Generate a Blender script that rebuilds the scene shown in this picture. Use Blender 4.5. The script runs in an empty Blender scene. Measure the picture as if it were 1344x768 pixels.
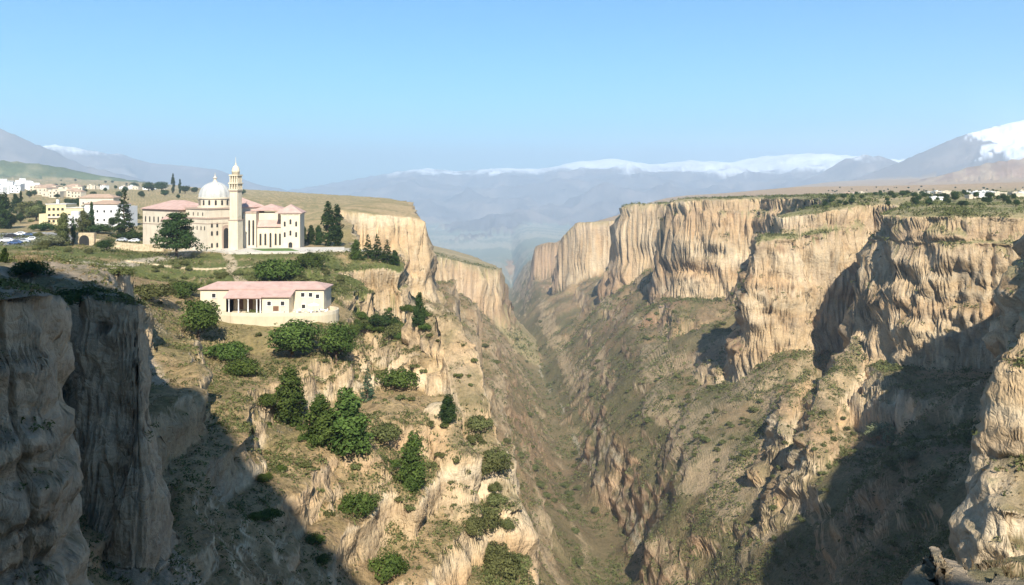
import bpy, bmesh, math, random, os
import numpy as np
from mathutils import Vector, Matrix
from mathutils import noise as mnoise

random.seed(7)
rng = np.random.default_rng(11)
F_PX, CX, HY = 1055.0, 672.0, 240.0
SUN_AZ = math.radians(7.0)      # sun stands behind the viewer, a little to the right
SUN_EL = math.radians(40.0)

def W(px, py, Y):
    """surveyed point: direction seen from the viewpoint + distance -> metres"""
    return ((px - CX) / F_PX * Y, Y, -(py - HY) / F_PX * Y)

col = bpy.context.scene.collection

# ------------------------------------------------------------------ noise
_perm = np.random.default_rng(5).permutation(256)
_perm = np.concatenate([_perm, _perm, _perm]).astype(np.int32)
_ga = np.random.default_rng(6).uniform(0, 2 * np.pi, 256)
_gx, _gy = np.cos(_ga).astype(np.float32), np.sin(_ga).astype(np.float32)
_g3 = np.random.default_rng(8).normal(size=(256, 3)); _g3 /= np.linalg.norm(_g3, axis=1)[:, None]
_g3 = _g3.astype(np.float32)

def fade(t): return t * t * t * (t * (t * 6 - 15) + 10)

def n2(x, y):
    xf, yf = np.floor(x), np.floor(y)
    xi, yi = xf.astype(np.int64) & 255, yf.astype(np.int64) & 255
    u, v = (x - xf).astype(np.float32), (y - yf).astype(np.float32)
    def g(ix, iy, dx, dy):
        h = _perm[_perm[ix] + iy]
        return _gx[h] * dx + _gy[h] * dy
    a = g(xi, yi, u, v); b = g(xi + 1, yi, u - 1, v)
    c = g(xi, yi + 1, u, v - 1); d = g(xi + 1, yi + 1, u - 1, v - 1)
    fu, fv = fade(u), fade(v)
    return 1.5 * ((a + (b - a) * fu) + ((c + (d - c) * fu) - (a + (b - a) * fu)) * fv)

def n3(x, y, z):
    xf, yf, zf = np.floor(x), np.floor(y), np.floor(z)
    xi, yi, zi = (q.astype(np.int64) & 255 for q in (xf, yf, zf))
    u, v, w = (x - xf).astype(np.float32), (y - yf).astype(np.float32), (z - zf).astype(np.float32)
    def g(i, j, k, dx, dy, dz):
        h = _perm[_perm[_perm[i] + j] + k]
        q = _g3[h]
        return q[..., 0] * dx + q[..., 1] * dy + q[..., 2] * dz
    fu, fv, fw = fade(u), fade(v), fade(w)
    def lerp(a, b, t): return a + (b - a) * t
    r = []
    for k in (0, 1):
        a = lerp(g(xi, yi, zi + k, u, v, w - k), g(xi + 1, yi, zi + k, u - 1, v, w - k), fu)
        b = lerp(g(xi, yi + 1, zi + k, u, v - 1, w - k), g(xi + 1, yi + 1, zi + k, u - 1, v - 1, w - k), fu)
        r.append(lerp(a, b, fv))
    return 1.5 * lerp(r[0], r[1], fw)

def fbm(x, y, o=4, g=.5):
    s = 0; a = 1.0; n = 0
    for i in range(o):
        s = s + a * n2(x * 2 ** i + 17.3 * i, y * 2 ** i - 9.1 * i); n += a; a *= g
    return s / n

def ridged(x, y, o=4, g=.5):
    s = 0; a = 1.0; n = 0
    for i in range(o):
        s = s + a * (1 - np.abs(n2(x * 2 ** i + 31.7 * i, y * 2 ** i + 5.1 * i)) * 2); n += a; a *= g
    return s / n

def sst(a, b, x):
    t = np.clip((x - a) / (b - a), 0, 1)
    return t * t * (3 - 2 * t)

# ------------------------------------------------------------------ surfaces through surveyed points
class Surf:
    def __init__(s, pts, sm=.02, c=.03):
        p = np.array(pts, float)
        s.q = np.stack([np.arcsinh(p[:, 0] / 60), np.arcsinh(p[:, 1] / 60)], 1)
        z = p[:, 2]
        n = len(p); s.c = c
        d = np.sqrt(((s.q[:, None] - s.q[None]) ** 2).sum(-1) + c * c)
        A = np.zeros((n + 3, n + 3)); A[:n, :n] = -d + 0 * np.eye(n); A[:n, n] = 1; A[:n, n + 1:] = s.q
        A[:n, :n] += np.eye(n) * sm * 1.0
        A[n, :n] = 1; A[n + 1:, :n] = s.q.T
        b = np.concatenate([z, [0, 0, 0]])
        s.w = np.linalg.solve(A, b)
    def __call__(s, x, y):
        a, b = np.arcsinh(x / 60).astype(np.float32), np.arcsinh(y / 60).astype(np.float32)
        r = np.full(a.shape, s.w[-3], np.float32) + np.float32(s.w[-2]) * a + np.float32(s.w[-1]) * b
        for (u, v), w in zip(s.q, s.w):
            r -= np.float32(w) * np.sqrt((a - np.float32(u)) ** 2 + (b - np.float32(v)) ** 2 + np.float32(s.c ** 2))
        return r

def sdf(x, y, poly):
    """signed distance to a plan outline, negative inside"""
    P = np.array(poly, np.float32); x = x.astype(np.float32); y = y.astype(np.float32)
    best = np.full(x.shape, 1e18, np.float32); inside = np.zeros(x.shape, bool)
    for i in range(len(P)):
        a, b = P[i], P[(i + 1) % len(P)]
        ex, ey = b - a
        wx, wy = x - a[0], y - a[1]
        t = np.clip((wx * ex + wy * ey) / (ex * ex + ey * ey + 1e-6), 0, 1)
        dx, dy = wx - t * ex, wy - t * ey
        best = np.minimum(best, dx * dx + dy * dy)
        if ey != 0:
            c = ((a[1] <= y) != (b[1] <= y)) & (wx < wy * ex / ey)
            inside ^= c
    d = np.sqrt(best)
    return np.where(inside, -d, d)

def pline(x, y, pts):
    """distance to a polyline with heights; returns distance, height along it, side"""
    P = np.array(pts, np.float32)
    best = np.full(x.shape, 1e18, np.float32); hz = np.zeros(x.shape, np.float32); sd = np.zeros(x.shape, np.float32); ex_ = np.zeros(x.shape, np.float32)
    for i in range(len(P) - 1):
        a, b = P[i], P[i + 1]
        ex, ey = b[0] - a[0], b[1] - a[1]
        wx, wy = x - a[0], y - a[1]
        t = np.clip((wx * ex + wy * ey) / (ex * ex + ey * ey + 1e-6), 0, 1)
        dx, dy = wx - t * ex, wy - t * ey
        d = dx * dx + dy * dy
        m = d < best
        best = np.where(m, d, best); hz = np.where(m, a[2] + (b[2] - a[2]) * t, hz)
        sd = np.where(m, np.sign(ex * wy - ey * wx), sd)
        if len(a) > 3: ex_ = np.where(m, a[3] + (b[3] - a[3]) * t, ex_)
    return np.sqrt(best), hz, sd, ex_

# ------------------------------------------------------------------ the survey
# canyon floor and lower slopes
RIVER = [(40, -100, -90), (38, 60, -112), (42, 150, -128), (47, 250, -150), (50, 330, -166), W(848, 768, 345), W(806, 690, 405), W(762, 600, 540),
         W(714, 500, 800), W(677, 430, 1200), W(665, 396, 1700), (-20, 2300, -330), (0, 3200, -410)]
CP = list(RIVER) + [
    W(650, 450, 580), W(620, 402, 600), W(700, 650, 345), W(655, 560, 370), W(720, 768, 262), W(590, 372, 560), W(600, 420, 480), W(630, 480, 470),
    W(560, 400, 462), W(520, 378, 450), W(480, 400, 330), W(645, 425, 880), W(590, 400, 880), (-40, 235, -62), (-8, 240, -85), (5, 200, -98), (12, 160, -98),
    (22, 110, -100), (-30, 310, -75), (-60, 380, -62), W(650, 390, 1600), W(660, 420, 1300), (-200, 1700, -230), (-300, 2600, -400), (-900, 3200, -420),
    # right slope, feet of the cliffs first
    W(700, 365, 1600), W(735, 380, 1260), W(790, 360, 1240), W(830, 352, 1000), W(880, 362, 700), W(960, 366, 660), W(1000, 375, 560), W(960, 420, 520),
    W(1000, 446, 430), W(1045, 452, 400), W(1105, 462, 395), W(1200, 462, 330), W(1300, 466, 290), W(1344, 520, 220), (160, 150, -50), (110, 130, -55), (120, 100, -50),
    W(1250, 500, 290), W(1250, 600, 230), W(1160, 565, 220), W(1290, 700, 160), W(1290, 768, 120), W(1180, 768, 150), (60, 90, -75), (55, 40, -70),
    W(940, 480, 430), W(850, 400, 680), W(800, 420, 750), W(900, 560, 375), W(850, 500, 480), W(760, 440, 850), W(730, 420, 1000), W(800, 560, 465),
    W(830, 640, 380), W(870, 700, 320), W(900, 768, 285), W(960, 768, 245), W(1000, 650, 275), W(1060, 768, 210), W(1100, 600, 245), W(1060, 520, 330),
    W(1000, 560, 330), W(920, 640, 320), W(960, 520, 380), W(1050, 600, 270),
    (700, 2400, -330), (2000, 3600, -410), (3000, 5000, -420), (0, 5000, -425), (-2000, 5000, -425), (400, 900, -60), (600, 400, -60), (400, 100, -50),
    (0, 9000, -430), (5000, 9000, -430), (-5000, 9000, -430), (9000, 0, -200), (-9000, 0, -200), (0, -9000, -200), (-100, 800, -110), (0, -300, -100), (-600, 500, -60), (-200, 100, -80), (-100, 0, -80)]
# the hill with the chapel terrace and the house, and the plateau behind
LP = [W(310, 327, 300), W(190, 329, 300), W(250, 329, 290), W(390, 326, 300), W(445, 324, 300), W(330, 320, 345), W(200, 316, 350), W(400, 316, 340), W(120, 305, 350), W(60, 300, 420), W(0, 312, 300),
      W(150, 322, 300), W(100, 325, 280), W(50, 338, 230), W(100, 345, 190), W(140, 352, 170), W(180, 372, 150), W(20, 335, 230), W(240, 342, 268), W(350, 345, 262), W(300, 368, 236), W(200, 366, 236),
      W(430, 345, 265), W(400, 375, 232), W(270, 400, 212), W(350, 400, 212), W(430, 402, 212), W(270, 412, 203), W(350, 414, 203), W(430, 414, 203), W(350, 426, 196.5), W(300, 426, 197), W(410, 424, 196.5), W(350, 440, 190), W(240, 440, 183),
      W(230, 400, 200), W(200, 420, 176), W(300, 462, 176), W(390, 468, 180), W(450, 470, 182), W(250, 470, 158), W(215, 440, 160), W(350, 500, 165), W(470, 440, 205), W(500, 425, 225), W(540, 420, 215), W(560, 440, 198), W(520, 480, 188),
      W(440, 560, 150), W(380, 560, 148), W(500, 545, 156), W(590, 520, 172), W(600, 490, 178), W(560, 600, 152), W(540, 640, 140), W(480, 650, 134), W(420, 620, 134), W(600, 700, 145), W(640, 650, 156), W(690, 768, 143), W(620, 768, 136), W(560, 768, 130), W(500, 768, 134),
      W(330, 600, 120), W(300, 545, 126), W(250, 560, 112), W(390, 660, 124), W(220, 520, 118), W(250, 620, 100), W(300, 690, 98), W(200, 640, 92), W(350, 768, 96), W(250, 768, 84), W(430, 768, 112), W(120, 720, 74), W(60, 768, 58), (-60, 60, -35), (-50, 30, -38), (-5, 100, -75), (-20, 60, -70),
      W(480, 352, 272), W(515, 356, 268), W(455, 352, 280), W(450, 335, 290), W(500, 325, 292), W(440, 300, 360), W(430, 275, 430), W(500, 279, 452), W(550, 287, 455), W(400, 268, 560), W(300, 262, 700), W(200, 262, 700),
      W(100, 270, 650), W(0, 262, 700), W(0, 248, 1000), W(150, 250, 1000), W(300, 258, 950), W(-200, 300, 350), W(-300, 260, 700), W(-300, 244, 1500), W(0, 243, 1600), W(200, 248, 1600), (-300, 100, -14), (-900, 300, -5), (-2500, 1500, 20), (-1200, 2600, 10), (-600, 2600, -10),
      (-150, 60, -12), (-60, 0, -5), (-300, -300, 0), (-2000, -2000, 0)]
PL = [(60, 20), (22, 90), (6, 132), (4, 143), (-1, 152), (-8, 160), (-6, 176), (-13, 186), (-20, 194), (-17, 204), (-24, 214), (-34, 224), (-46, 232), (-40, 246), (-56, 262), (-50, 270), (-36, 270), (-37, 286), (-60, 310),
      (-74, 370), (-88, 420), (-96, 440), (-72, 443), (-52, 454), (-56, 480), (-75, 600), (-120, 800), (-300, 1200), (-900, 2100), (-4000, 5000), (-9000, 5000), (-9000, -3000), (-100, -3000), (40, -60)]
# near cliffs at the left
NP_ = [(-37, 80), (-40, 88), (-60, 120), (-75, 160), (-130, 180), (-200, 100), (-150, 20), (-80, 20), (-52, 30), (-43, 44), (-34, 49), (-31, 54), (-33.5, 60), (-50, 70), (-64, 104), (-54, 99), (-45, 85), (-43, 81)]
NPZ = [W(190, 397, 80), W(120, 392, 84), W(150, 372, 110), W(100, 352, 150), W(60, 344, 190), W(95, 372, 56), W(20, 376, 54), W(60, 350, 80), W(0, 352, 72), W(20, 342, 120), W(110, 388, 90), (-100, 60, -7), (-60, 40, -6.5), (-150, 150, -14), (-80, 20, -4)]
# right plateau; its rim beyond the right border is shaped to cast shadow
RP = [(100, 92), (87, 106), (83, 117), (86, 127), (95, 138), (112, 158), (137, 200), (150, 228), (162, 246), (192, 262), (207, 288), (200, 303), (187, 302), (176, 312), (166, 322), (160, 338), (157, 346), (166, 360), (180, 372), (196, 400), (188, 416), (164, 398), (151, 400), (137, 410), (138, 426), (168, 434), (192, 480),
      (196, 560), (205, 612), (196, 640), (170, 648), (146, 668), (136, 690), (140, 712), (170, 740), (188, 790), (188, 830), (160, 846), (128, 872), (118, 900), (140, 960), (220, 1100), (196, 1190), (150, 1200), (100, 1225), (78, 1250), (90, 1300), (150, 1500),
      (100, 1560), (48, 1600), (46, 1660), (90, 1760), (300, 2300), (1300, 4300), (5000, 9500), (12000, 9000), (12000, -4000), (300, -3000), (200, -200), (150, 20), (118, 66)]
RPZ = [(90, 140, -19), (95, 112, -24), (140, 150, -8), (200, 100, -6), (130, 200, -12), W(1344, 282, 300), W(1170, 278, 345), W(1250, 276, 320), (160, 400, -12.5), (150, 420, -14), (190, 480, -9), (260, 520, -8), (200, 620, -11), (150, 690, -14), (140, 700, -15), (200, 800, -17), (130, 880, -22), (190, 830, -19),
       (100, 1230, -58), (150, 1210, -56), (190, 1200, -52), (240, 1150, -44), (50, 1620, -128), (100, 1600, -124), (250, 1500, -70), (300, 1000, -22), (500, 1000, -13), (800, 1300, -8), (1500, 2000, 12), (700, 2000, -10), (500, 3000, -60),
       (2600, 4000, 40), (4000, 6000, 50), (5000, 3000, 60), (400, 300, -8), (1000, 500, -4), (3000, 0, 20), (400, -500, 0), (300, 2200, -90), (1300, 4000, -60)]
# viewpoint rock, ledge below it, unseen ridge added behind to shade the near left
KP = [(-30, -9), (-9, -1), (-3, 2.0), (4, 1.8), (12, -4), (40, -14), (60, -70), (-90, -90), (-60, -20)]
KL = [(11.0, 23), (13.0, 27), (17, 30), (26, 31.5), (40, 34), (60, 20), (50, -10), (15, 0), (8, 6)]
SHADE_RIDGE = [(-150, -46, 90), (-90, -44, 108), (-60, -42, 118), (-46, -42, 118), (-40, -42, 115), (-33, -42, 111), (-25, -42, 105), (-19, -42, 96), (-13, -42, 90), (-8, -42, 83), (0, -42, 76), (7, -42, 66), (16, -42, 54), (26, -44, 46), (36, -46, 30), (60, -50, 4)]

MESAS = [([(-16, 905), (-26, 890), (-82, 822), (-240, 800), (-300, 1300), (-60, 1260), (-14, 1000)], -.26, -.08, -96),
         ([(121, 399), (140, 394), (150, 420), (128, 428)], 0, -.05, -25)]
FINS = [  # rock fins: crest polylines with heights, side steepness
    ([W(1150, 404, 348), W(1140, 430, 342), W(1115, 470, 334), W(1085, 520, 306), W(1062, 580, 264)], 2.0, 4.5),
    ([W(1058, 492, 338), W(1042, 515, 324), W(1022, 568, 292)], 2.2, 2.5),
    ([W(1000, 462, 428), W(960, 476, 420), W(944, 484, 412)], 1.8, 5.0),
    ([W(590, 440, 190), W(604, 490, 181), W(618, 550, 171), W(640, 635, 161), W(655, 690, 156)], 5.5, 3.6),
    ([W(562, 425, 204), W(574, 462, 192), W(583, 515, 181)], 5.5, 3.6),
    ([W(575, 560, 164), W(588, 620, 155), W(600, 700, 149)], 4.5, 3.6),
    ([W(1385, 590, 116), W(1340, 602, 112), W(1322, 655, 107)], 3.4, 2.2),
    ([W(1400, 372, 120), W(1362, 400, 118), W(1350, 470, 116)], 5.5, 2.2),
]
MOUNTS = [  # crest (px,py,Y), spread slope, noise amount, name
    ([W(-600, 170, 6500), W(-200, 158, 6500), W(0, 168, 6500), W(60, 192, 6500), W(110, 216, 6600), (-3000, 6700, 10), (-2600, 6900, -250)], .42, 90, 1),
    ([W(20, 205, 9500), W(70, 188, 9500), W(110, 196, 9500), W(165, 203, 9500), W(200, 214, 9600), W(285, 222, 9700), W(330, 238, 9800), W(400, 258, 9900), W(470, 300, 9900)], .26, 110, 2),
    ([W(-300, 190, 2500), W(0, 209, 2600), W(60, 216, 2600), W(130, 229, 2600), W(200, 240, 2600), W(270, 256, 2600), W(330, 330, 2600)], .24, 20, 3),
    ([W(300, 262, 13000), W(400, 246, 13000), W(520, 226, 13000), W(560, 221, 13000), W(610, 224, 13000), W(660, 220, 13000), W(705, 222, 13000), W(760, 212, 13000), W(805, 208, 13000), W(850, 215, 13000), W(910, 211, 13000), W(960, 212, 13000),
      W(1000, 205, 13000), W(1060, 201, 13000), W(1110, 204, 13000), W(1180, 214, 13000), W(1400, 200, 13000)], .115, 130, 4),
    ([W(1030, 246, 8600), W(1080, 226, 8600), W(1110, 208, 8600), W(1135, 203, 8600), W(1162, 206, 8600), W(1190, 222, 8600), W(1260, 230, 8600)], .26, 60, 5),
    ([W(1040, 250, 6600), W(1120, 236, 6600), W(1180, 213, 6600), W(1220, 195, 6600), W(1262, 178, 6600), W(1300, 167, 6600), W(1350, 155, 6600), W(1500, 135, 6600), W(1900, 160, 6600)], .24, 80, 6),
    ([W(1080, 262, 3700), W(1190, 240, 3700), W(1250, 225, 3700), W(1300, 213, 3700), W(1350, 207, 3700), W(1600, 190, 3700)], .22, 25, 7),
]
C_S, L_S, N_S, R_S = Surf(CP), Surf(LP), Surf(NPZ, c=.1), Surf(RPZ)

_pd = np.array([-1e5, -30, -6, 0, 1.0, 2.4, 4.2, 12, 19, 26, 500])     # outward distance ->
_pz = np.array([0, 0, .4, 2.0, 7.0, 10.5, 12.0, 56, 82, 100, 1500])     # drop of a great cliff
_qd = np.array([-1e5, -8, -1, 0, .8, 2.0, 2.8, 6.0, 9, 300])
_qz = np.array([0, 0, .3, 1.2, 5.0, 7.0, 14.0, 27, 36, 1300])

def terr(z, per, w, sharp=.72):
    """break an even slope into beds: flat treads, steep risers"""
    q = z / per; k = np.floor(q); f = q - k
    s = sst(sharp - .0, 1.0, f) * .82 + f * .18
    return z + w * ((k + s) * per - z)

def height(x, y, cls=False):
    x = x.astype(np.float64); y = y.astype(np.float64)
    R = np.hypot(x, y)
    near = R < 3000
    wx = fbm(x / 60, y / 60, 4) ; wy = fbm(x / 60 + 40, y / 60 - 13, 4)
    f8 = fbm(x / 9, y / 9, 3); g8 = fbm(x / 9 + 9, y / 9 + 77, 3)
    # --- canyon slopes
    C = C_S(x + wx * 10, y + wy * 10).astype(np.float64)
    rv, rz, _, _ = pline(x + wx * 8, y, RIVER)
    am = sst(8, 90, rv) * (1 - sst(2200, 4000, R))
    rg = ridged(x / 95 + wx * .4, y / 150 + wy * .4, 4)
    C = C + am * (rg - .35) * 11 + am * fbm(x / 30, y / 30, 4) * 3.5
    bed = C + 5 * wx + 3 * f8
    tm = am * sst(-.05, .2, fbm(x / 110 + 5, y / 110 + 3, 3) + .06)
    C = terr(bed, 24., tm * .86, .74) - (5 * wx + 3 * f8) * 1.0
    C = C + am * fbm(x / 8, y / 8, 4) * .8
    C = np.where(R > 4000, np.maximum(C, -430), C)
    h = C; k = np.zeros(x.shape, np.int8)
    # --- left hill and plateau
    L = L_S(x + wx * 2, y + wy * 2).astype(np.float64)
    flat = sst(14, 4, np.abs(np.hypot((x + 85) / 1.9, (y - 318)) - 0) - 28)     # terrace of the domed building
    hill = sst(262, 235, y) * sst(-75, -60, x + (y - 190) * .0) + sst(262, 235, y) * .4
    hill = np.clip(hill, 0, 1) * sst(40, 110, y)
    ho = house_flat(x, y)
    rough = hill * (1 - ho) * (1 - sst(6, 0, np.maximum(np.abs(x - HOUSE['x']) - 20, np.abs(y - 204) - 12)) * .8)
    LL = L + rough * ((ridged(x / 26, y / 26, 4) - .4) * 4.4 + fbm(x / 7, y / 7, 3) * 1.4)
    bd = 1.6 * wx * 3 + 1.2 * f8
    LL = terr(LL + bd, 8.0, rough * .92 * sst(-.25, .05, fbm(x / 40, y / 40, 2)), .66) - bd
    LL = LL + (1 - rough) * (1 - flat) * (1 - ho) * fbm(x / 25, y / 25, 4) * 1.0 * sst(20, 160, R)
    LL = LL * (1 - flat) + flat * (-24.9) if True else LL
    dL = sdf(x + wx * 5 + f8 * 2.4, y + wy * 5 + g8 * 2.4, PL)
    zl = LL - np.interp(dL, _qd, _qz)
    m = zl > h; h = np.where(m, zl, h); k = np.where(m, 1, k)
    # --- near left cliffs
    N = N_S(x, y) + fbm(x / 8, y / 8, 3) * .9
    dN = sdf(x + f8 * 1.3 + wx * 1, y + g8 * 1.3 + wy * 1, NP_)
    zn = N - np.interp(dN, [-1e5, -8, -1.5, 0, .4, 1.0, 2.2, 5.0, 6.0, 9, 12, 300], [0, 0, .2, .8, 4.0, 12.0, 26, 29, 36, 40, 50, 800])
    m = zn > h; h = np.where(m, zn, h); k = np.where(m, 2, k)
    # --- right plateau
    Rz = R_S(x, y) + fbm(x / 40, y / 40, 4) * 1.5 * sst(100, 500, R)
    sc = np.clip(R / 500, .6, 2.0)
    fl = (ridged(x / 34 + wx * .5, y / 34, 3) - .4) * sst(-.25, .3, fbm(x / 90 + 3, y / 90, 2) + .1)
    dR = sdf(x + wx * 8 + f8 * .5, y + wy * 8 + g8 * .5, RP) + fl * 4 * sst(-20, 0, 0 * x)
    zr = Rz - np.interp(dR, _pd, _pz)
    m = zr > h; h = np.where(m, zr, h); k = np.where(m, 3, k)
    for poly, ax, ay, az in MESAS:
        cx_, cy_ = poly[0][0], poly[0][1]
        tz = np.minimum(az + ax * (x - cx_) + ay * (y - cy_), -70 if cy_ > 800 else -20) + wx * 2
        dm = sdf(x + wx * 14 + f8 * 3, y + wy * 14 + g8 * 3, poly) + fl * 5 if cy_ > 800 else sdf(x + f8, y + g8, poly)
        zm = tz - (np.interp(dm, [-1e5, 0, 2, 4, 14, 20, 60, 500], [0, 2, 10, 12, 50, 62, 92, 600]) if cy_ > 800 else np.interp(dm, [-1e5, -3, 0, 2, 12, 16, 500], [0, 1, 4, 12, 60, 90, 3000]))
        m = zm > h; h = np.where(m, zm, h); k = np.where(m, 3, k)
    # --- fins
    for P, st, wd in FINS:
        d, z, sd, _ = pline(x + wx * 4 + f8 * 2.0, y + wy * 4 + g8 * 2.0, P)
        z = z + (5.0 if wd > 3.5 and P[0][0] < 0 else 0) + f8 * 1.5 - np.maximum(0, d - wd) * st - np.minimum(d, wd) ** 2 / wd * .35
        m = (z > h) & (d < 60); h = np.where(m, z, h); k = np.where(m, 4, k)
    # --- viewpoint, ledge, added shadow-casting ridge behind
    for poly, top in ((KP, -1.65), (KL, -13.2)):
        d = sdf(x + f8 * .8, y + g8 * .8, poly)
        z = top + (terr(fbm(x / 4.5, y / 4.5, 5) * 1.9, .55, .9, .7)) * (top < -5) + fbm(x / 6, y / 6, 2) * .5 - np.interp(d, [-1e5, -1, 0, 1, 3, 300], [0, 0, .3, 3, 14, 1300])
        m = z > h; h = np.where(m, z, h); k = np.where(m, 2, k)
    d, z, sd, _ = pline(x + f8 * .8, y + g8 * .8, SHADE_RIDGE)
    z = z + f8 * 4 - d * 3.1
    m = z > h; h = np.where(m, z, h); k = np.where(m, 2, k)
    # --- hills and mountains
    far = R > 1200
    xf, yf = x[far], y[far]
    hf, kf = h[far], k[far]
    mw = fbm(xf / 900, yf / 900, 4)
    for P, slope, amp, idx in MOUNTS:
        wv = fbm(xf / 1800 + idx, yf / 1800, 3)
        d, z, sd, _ = pline(xf, yf, P)
        s = .22 * amp * 4
        rgd = ridged(xf / (amp * 11) + idx * 3, yf / (amp * 11), 5, .55) - .45
        z = z - d * slope * (1 + .4 * mw) + rgd * amp * np.clip(d / (amp * 6), .22, 1.6) + fbm(xf / (amp * 2.2), yf / (amp * 2.2), 4) * amp * .12
        m = z > hf; hf = np.where(m, z, hf); kf = np.where(m, 10 + idx, kf)
    h[far] = hf; k[far] = kf
    h = np.maximum(h, -432)
    return (h, k, rv, dL, dR, rough) if cls else h

HOUSE = dict(x=(W(348, 400, 206)[0]), y=207.0, z=-32.6)
def house_flat(x, y):
    d = np.maximum(np.abs(x - HOUSE['x']) - 19, np.abs(y - HOUSE['y'] - 3) - 8)
    return sst(5, 0, d)

# ------------------------------------------------------------------ grid: fan of profiles round the viewpoint, finer where slopes are steep
def make_grid():
    q = float(os.environ.get('TQ', '1'))
    tn = np.arange(-.74, .7401, .00124 / q)
    th = list(np.arctan(tn))
    a = th[-1]; st = .004 / q; ext = []
    while a + st < math.pi - .02:
        a += st; ext.append(a); st = min(st * 1.12, .035)
    th = np.array([-e for e in ext[::-1]] + th + ext + [math.pi])
    lr = np.linspace(math.log(2.6), math.log(19000), 2600)
    r0 = np.exp(lr)
    sub = np.unique(np.concatenate([np.arange(0, len(th), 5), [len(th) - 1]]))
    T, Rr = np.meshgrid(th[sub], r0, indexing='ij')
    H = height(Rr * np.sin(T), Rr * np.cos(T))
    a = H / Rr
    den = np.zeros_like(H)
    dz = np.abs(np.diff(H, axis=1)); dr = np.diff(Rr, axis=1); rm = Rr[:, 1:]
    w = np.abs(np.diff(a, axis=1)) * 1.0 + .12 * dr / rm + .35 * np.minimum(dz / rm, .1)
    w *= np.where(rm < 25, .5, 1)
    den[:, 1:] = w
    kk = np.ones(5) / 5
    
    for kw in (25, 25, 15):
        cs = np.cumsum(np.pad(den, [(kw // 2 + 1, kw // 2), (0, 0)], 'edge'), axis=0); den = (cs[kw:] - cs[:-kw]) / kw
    kk = np.ones(7) / 7
    den = np.apply_along_axis(lambda v: np.convolve(np.pad(v, 3, 'edge'), kk, 'valid'), 1, den)
    cum = np.cumsum(den, 1); cum -= cum[:, :1]; cum /= cum[:, -1:]
    NR = int(1650 * q)
    rows = np.stack([np.interp(np.linspace(0, 1, NR), c, lr) for c in cum])
    full = np.empty((len(th), NR))
    for j in range(NR):
        full[:, j] = np.interp(np.arange(len(th)), sub, rows[:, j])
    return th, np.exp(full)
# ------------------------------------------------------------------ materials
def node_mat(name):
    m = bpy.data.materials.new(name); m.use_nodes = True
    nt = m.node_tree; nt.nodes.clear()
    return m, nt
class NB:
    """short-hand for node building"""
    def __init__(s, nt): s.nt = nt
    def n(s, t, **k):
        nd = s.nt.nodes.new(t)
        for a, v in k.items():
            if a.startswith('i_'):
                key = a[2:]
                key = int(key) if key.isdigit() else key.replace('_', ' ')
                if isinstance(v, bpy.types.NodeSocket): s.nt.links.new(v, nd.inputs[key])
                else: nd.inputs[key].default_value = v
            else: setattr(nd, a, v)
        return nd
    def mix(s, a, b, f, bt='MIX'):
        nd = s.nt.nodes.new('ShaderNodeMix'); nd.data_type = 'RGBA'; nd.blend_type = bt
        for key, v in ((0, f), (6, a), (7, b)):
            if isinstance(v, bpy.types.NodeSocket): s.nt.links.new(v, nd.inputs[key])
            else: nd.inputs[key].default_value = v
        return nd.outputs[2]
    def ramp(s, fac, stops):
        nd = s.nt.nodes.new('ShaderNodeValToRGB'); s.nt.links.new(fac, nd.inputs[0])
        e = nd.color_ramp.elements
        while len(e) < len(stops): e.new(.5)
        for q, (p, c) in zip(e, stops):
            q.position = p; q.color = c if len(c) == 4 else (*c, 1)
        return nd.outputs[0]
    def noise(s, vec, scale, detail=4, rough=.55, dist=0.):
        nd = s.n('ShaderNodeTexNoise'); nd.inputs['Scale'].default_value = scale
        nd.inputs['Detail'].default_value = detail; nd.inputs['Roughness'].default_value = rough; nd.inputs['Distortion'].default_value = dist
        if vec is not None: s.nt.links.new(vec, nd.inputs['Vector'])
        return nd.outputs['Fac']
    def mapping(s, vec, sc=(1, 1, 1), rot=(0, 0, 0)):
        nd = s.n('ShaderNodeMapping'); nd.inputs['Scale'].default_value = sc; nd.inputs['Rotation'].default_value = rot
        s.nt.links.new(vec, nd.inputs['Vector']); return nd.outputs[0]
    def math(s, op, a, b=0., clamp=False):
        nd = s.n('ShaderNodeMath'); nd.operation = op; nd.use_clamp = clamp
        for key, v in ((0, a), (1, b)):
            if isinstance(v, bpy.types.NodeSocket): s.nt.links.new(v, nd.inputs[key])
            else: nd.inputs[key].default_value = v
        return nd.outputs[0]
    def out(s, shader, vol=None):
        o = s.n('ShaderNodeOutputMaterial')
        if shader: s.nt.links.new(shader, o.inputs['Surface'])
        if vol: s.nt.links.new(vol, o.inputs['Volume'])
    def bsdf(s, color, rough=.9, normal=None, spec=.2, metal=0.):
        b = s.n('ShaderNodeBsdfPrincipled')
        for key, v in (('Base Color', color), ('Roughness', rough), ('Specular IOR Level', spec), ('Metallic', metal)):
            if isinstance(v, bpy.types.NodeSocket): s.nt.links.new(v, b.inputs[key])
            else: b.inputs[key].default_value = v if not isinstance(v, tuple) or len(v) == 4 else (*v, 1)
        if normal: s.nt.links.new(normal, b.inputs['Normal'])
        return b.outputs[0]
    def bump(s, h, strength, dist):
        b = s.n('ShaderNodeBump'); s.nt.links.new(h, b.inputs['Height'])
        b.inputs['Strength'].default_value = strength; b.inputs['Distance'].default_value = dist
        return b.outputs[0]

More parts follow.
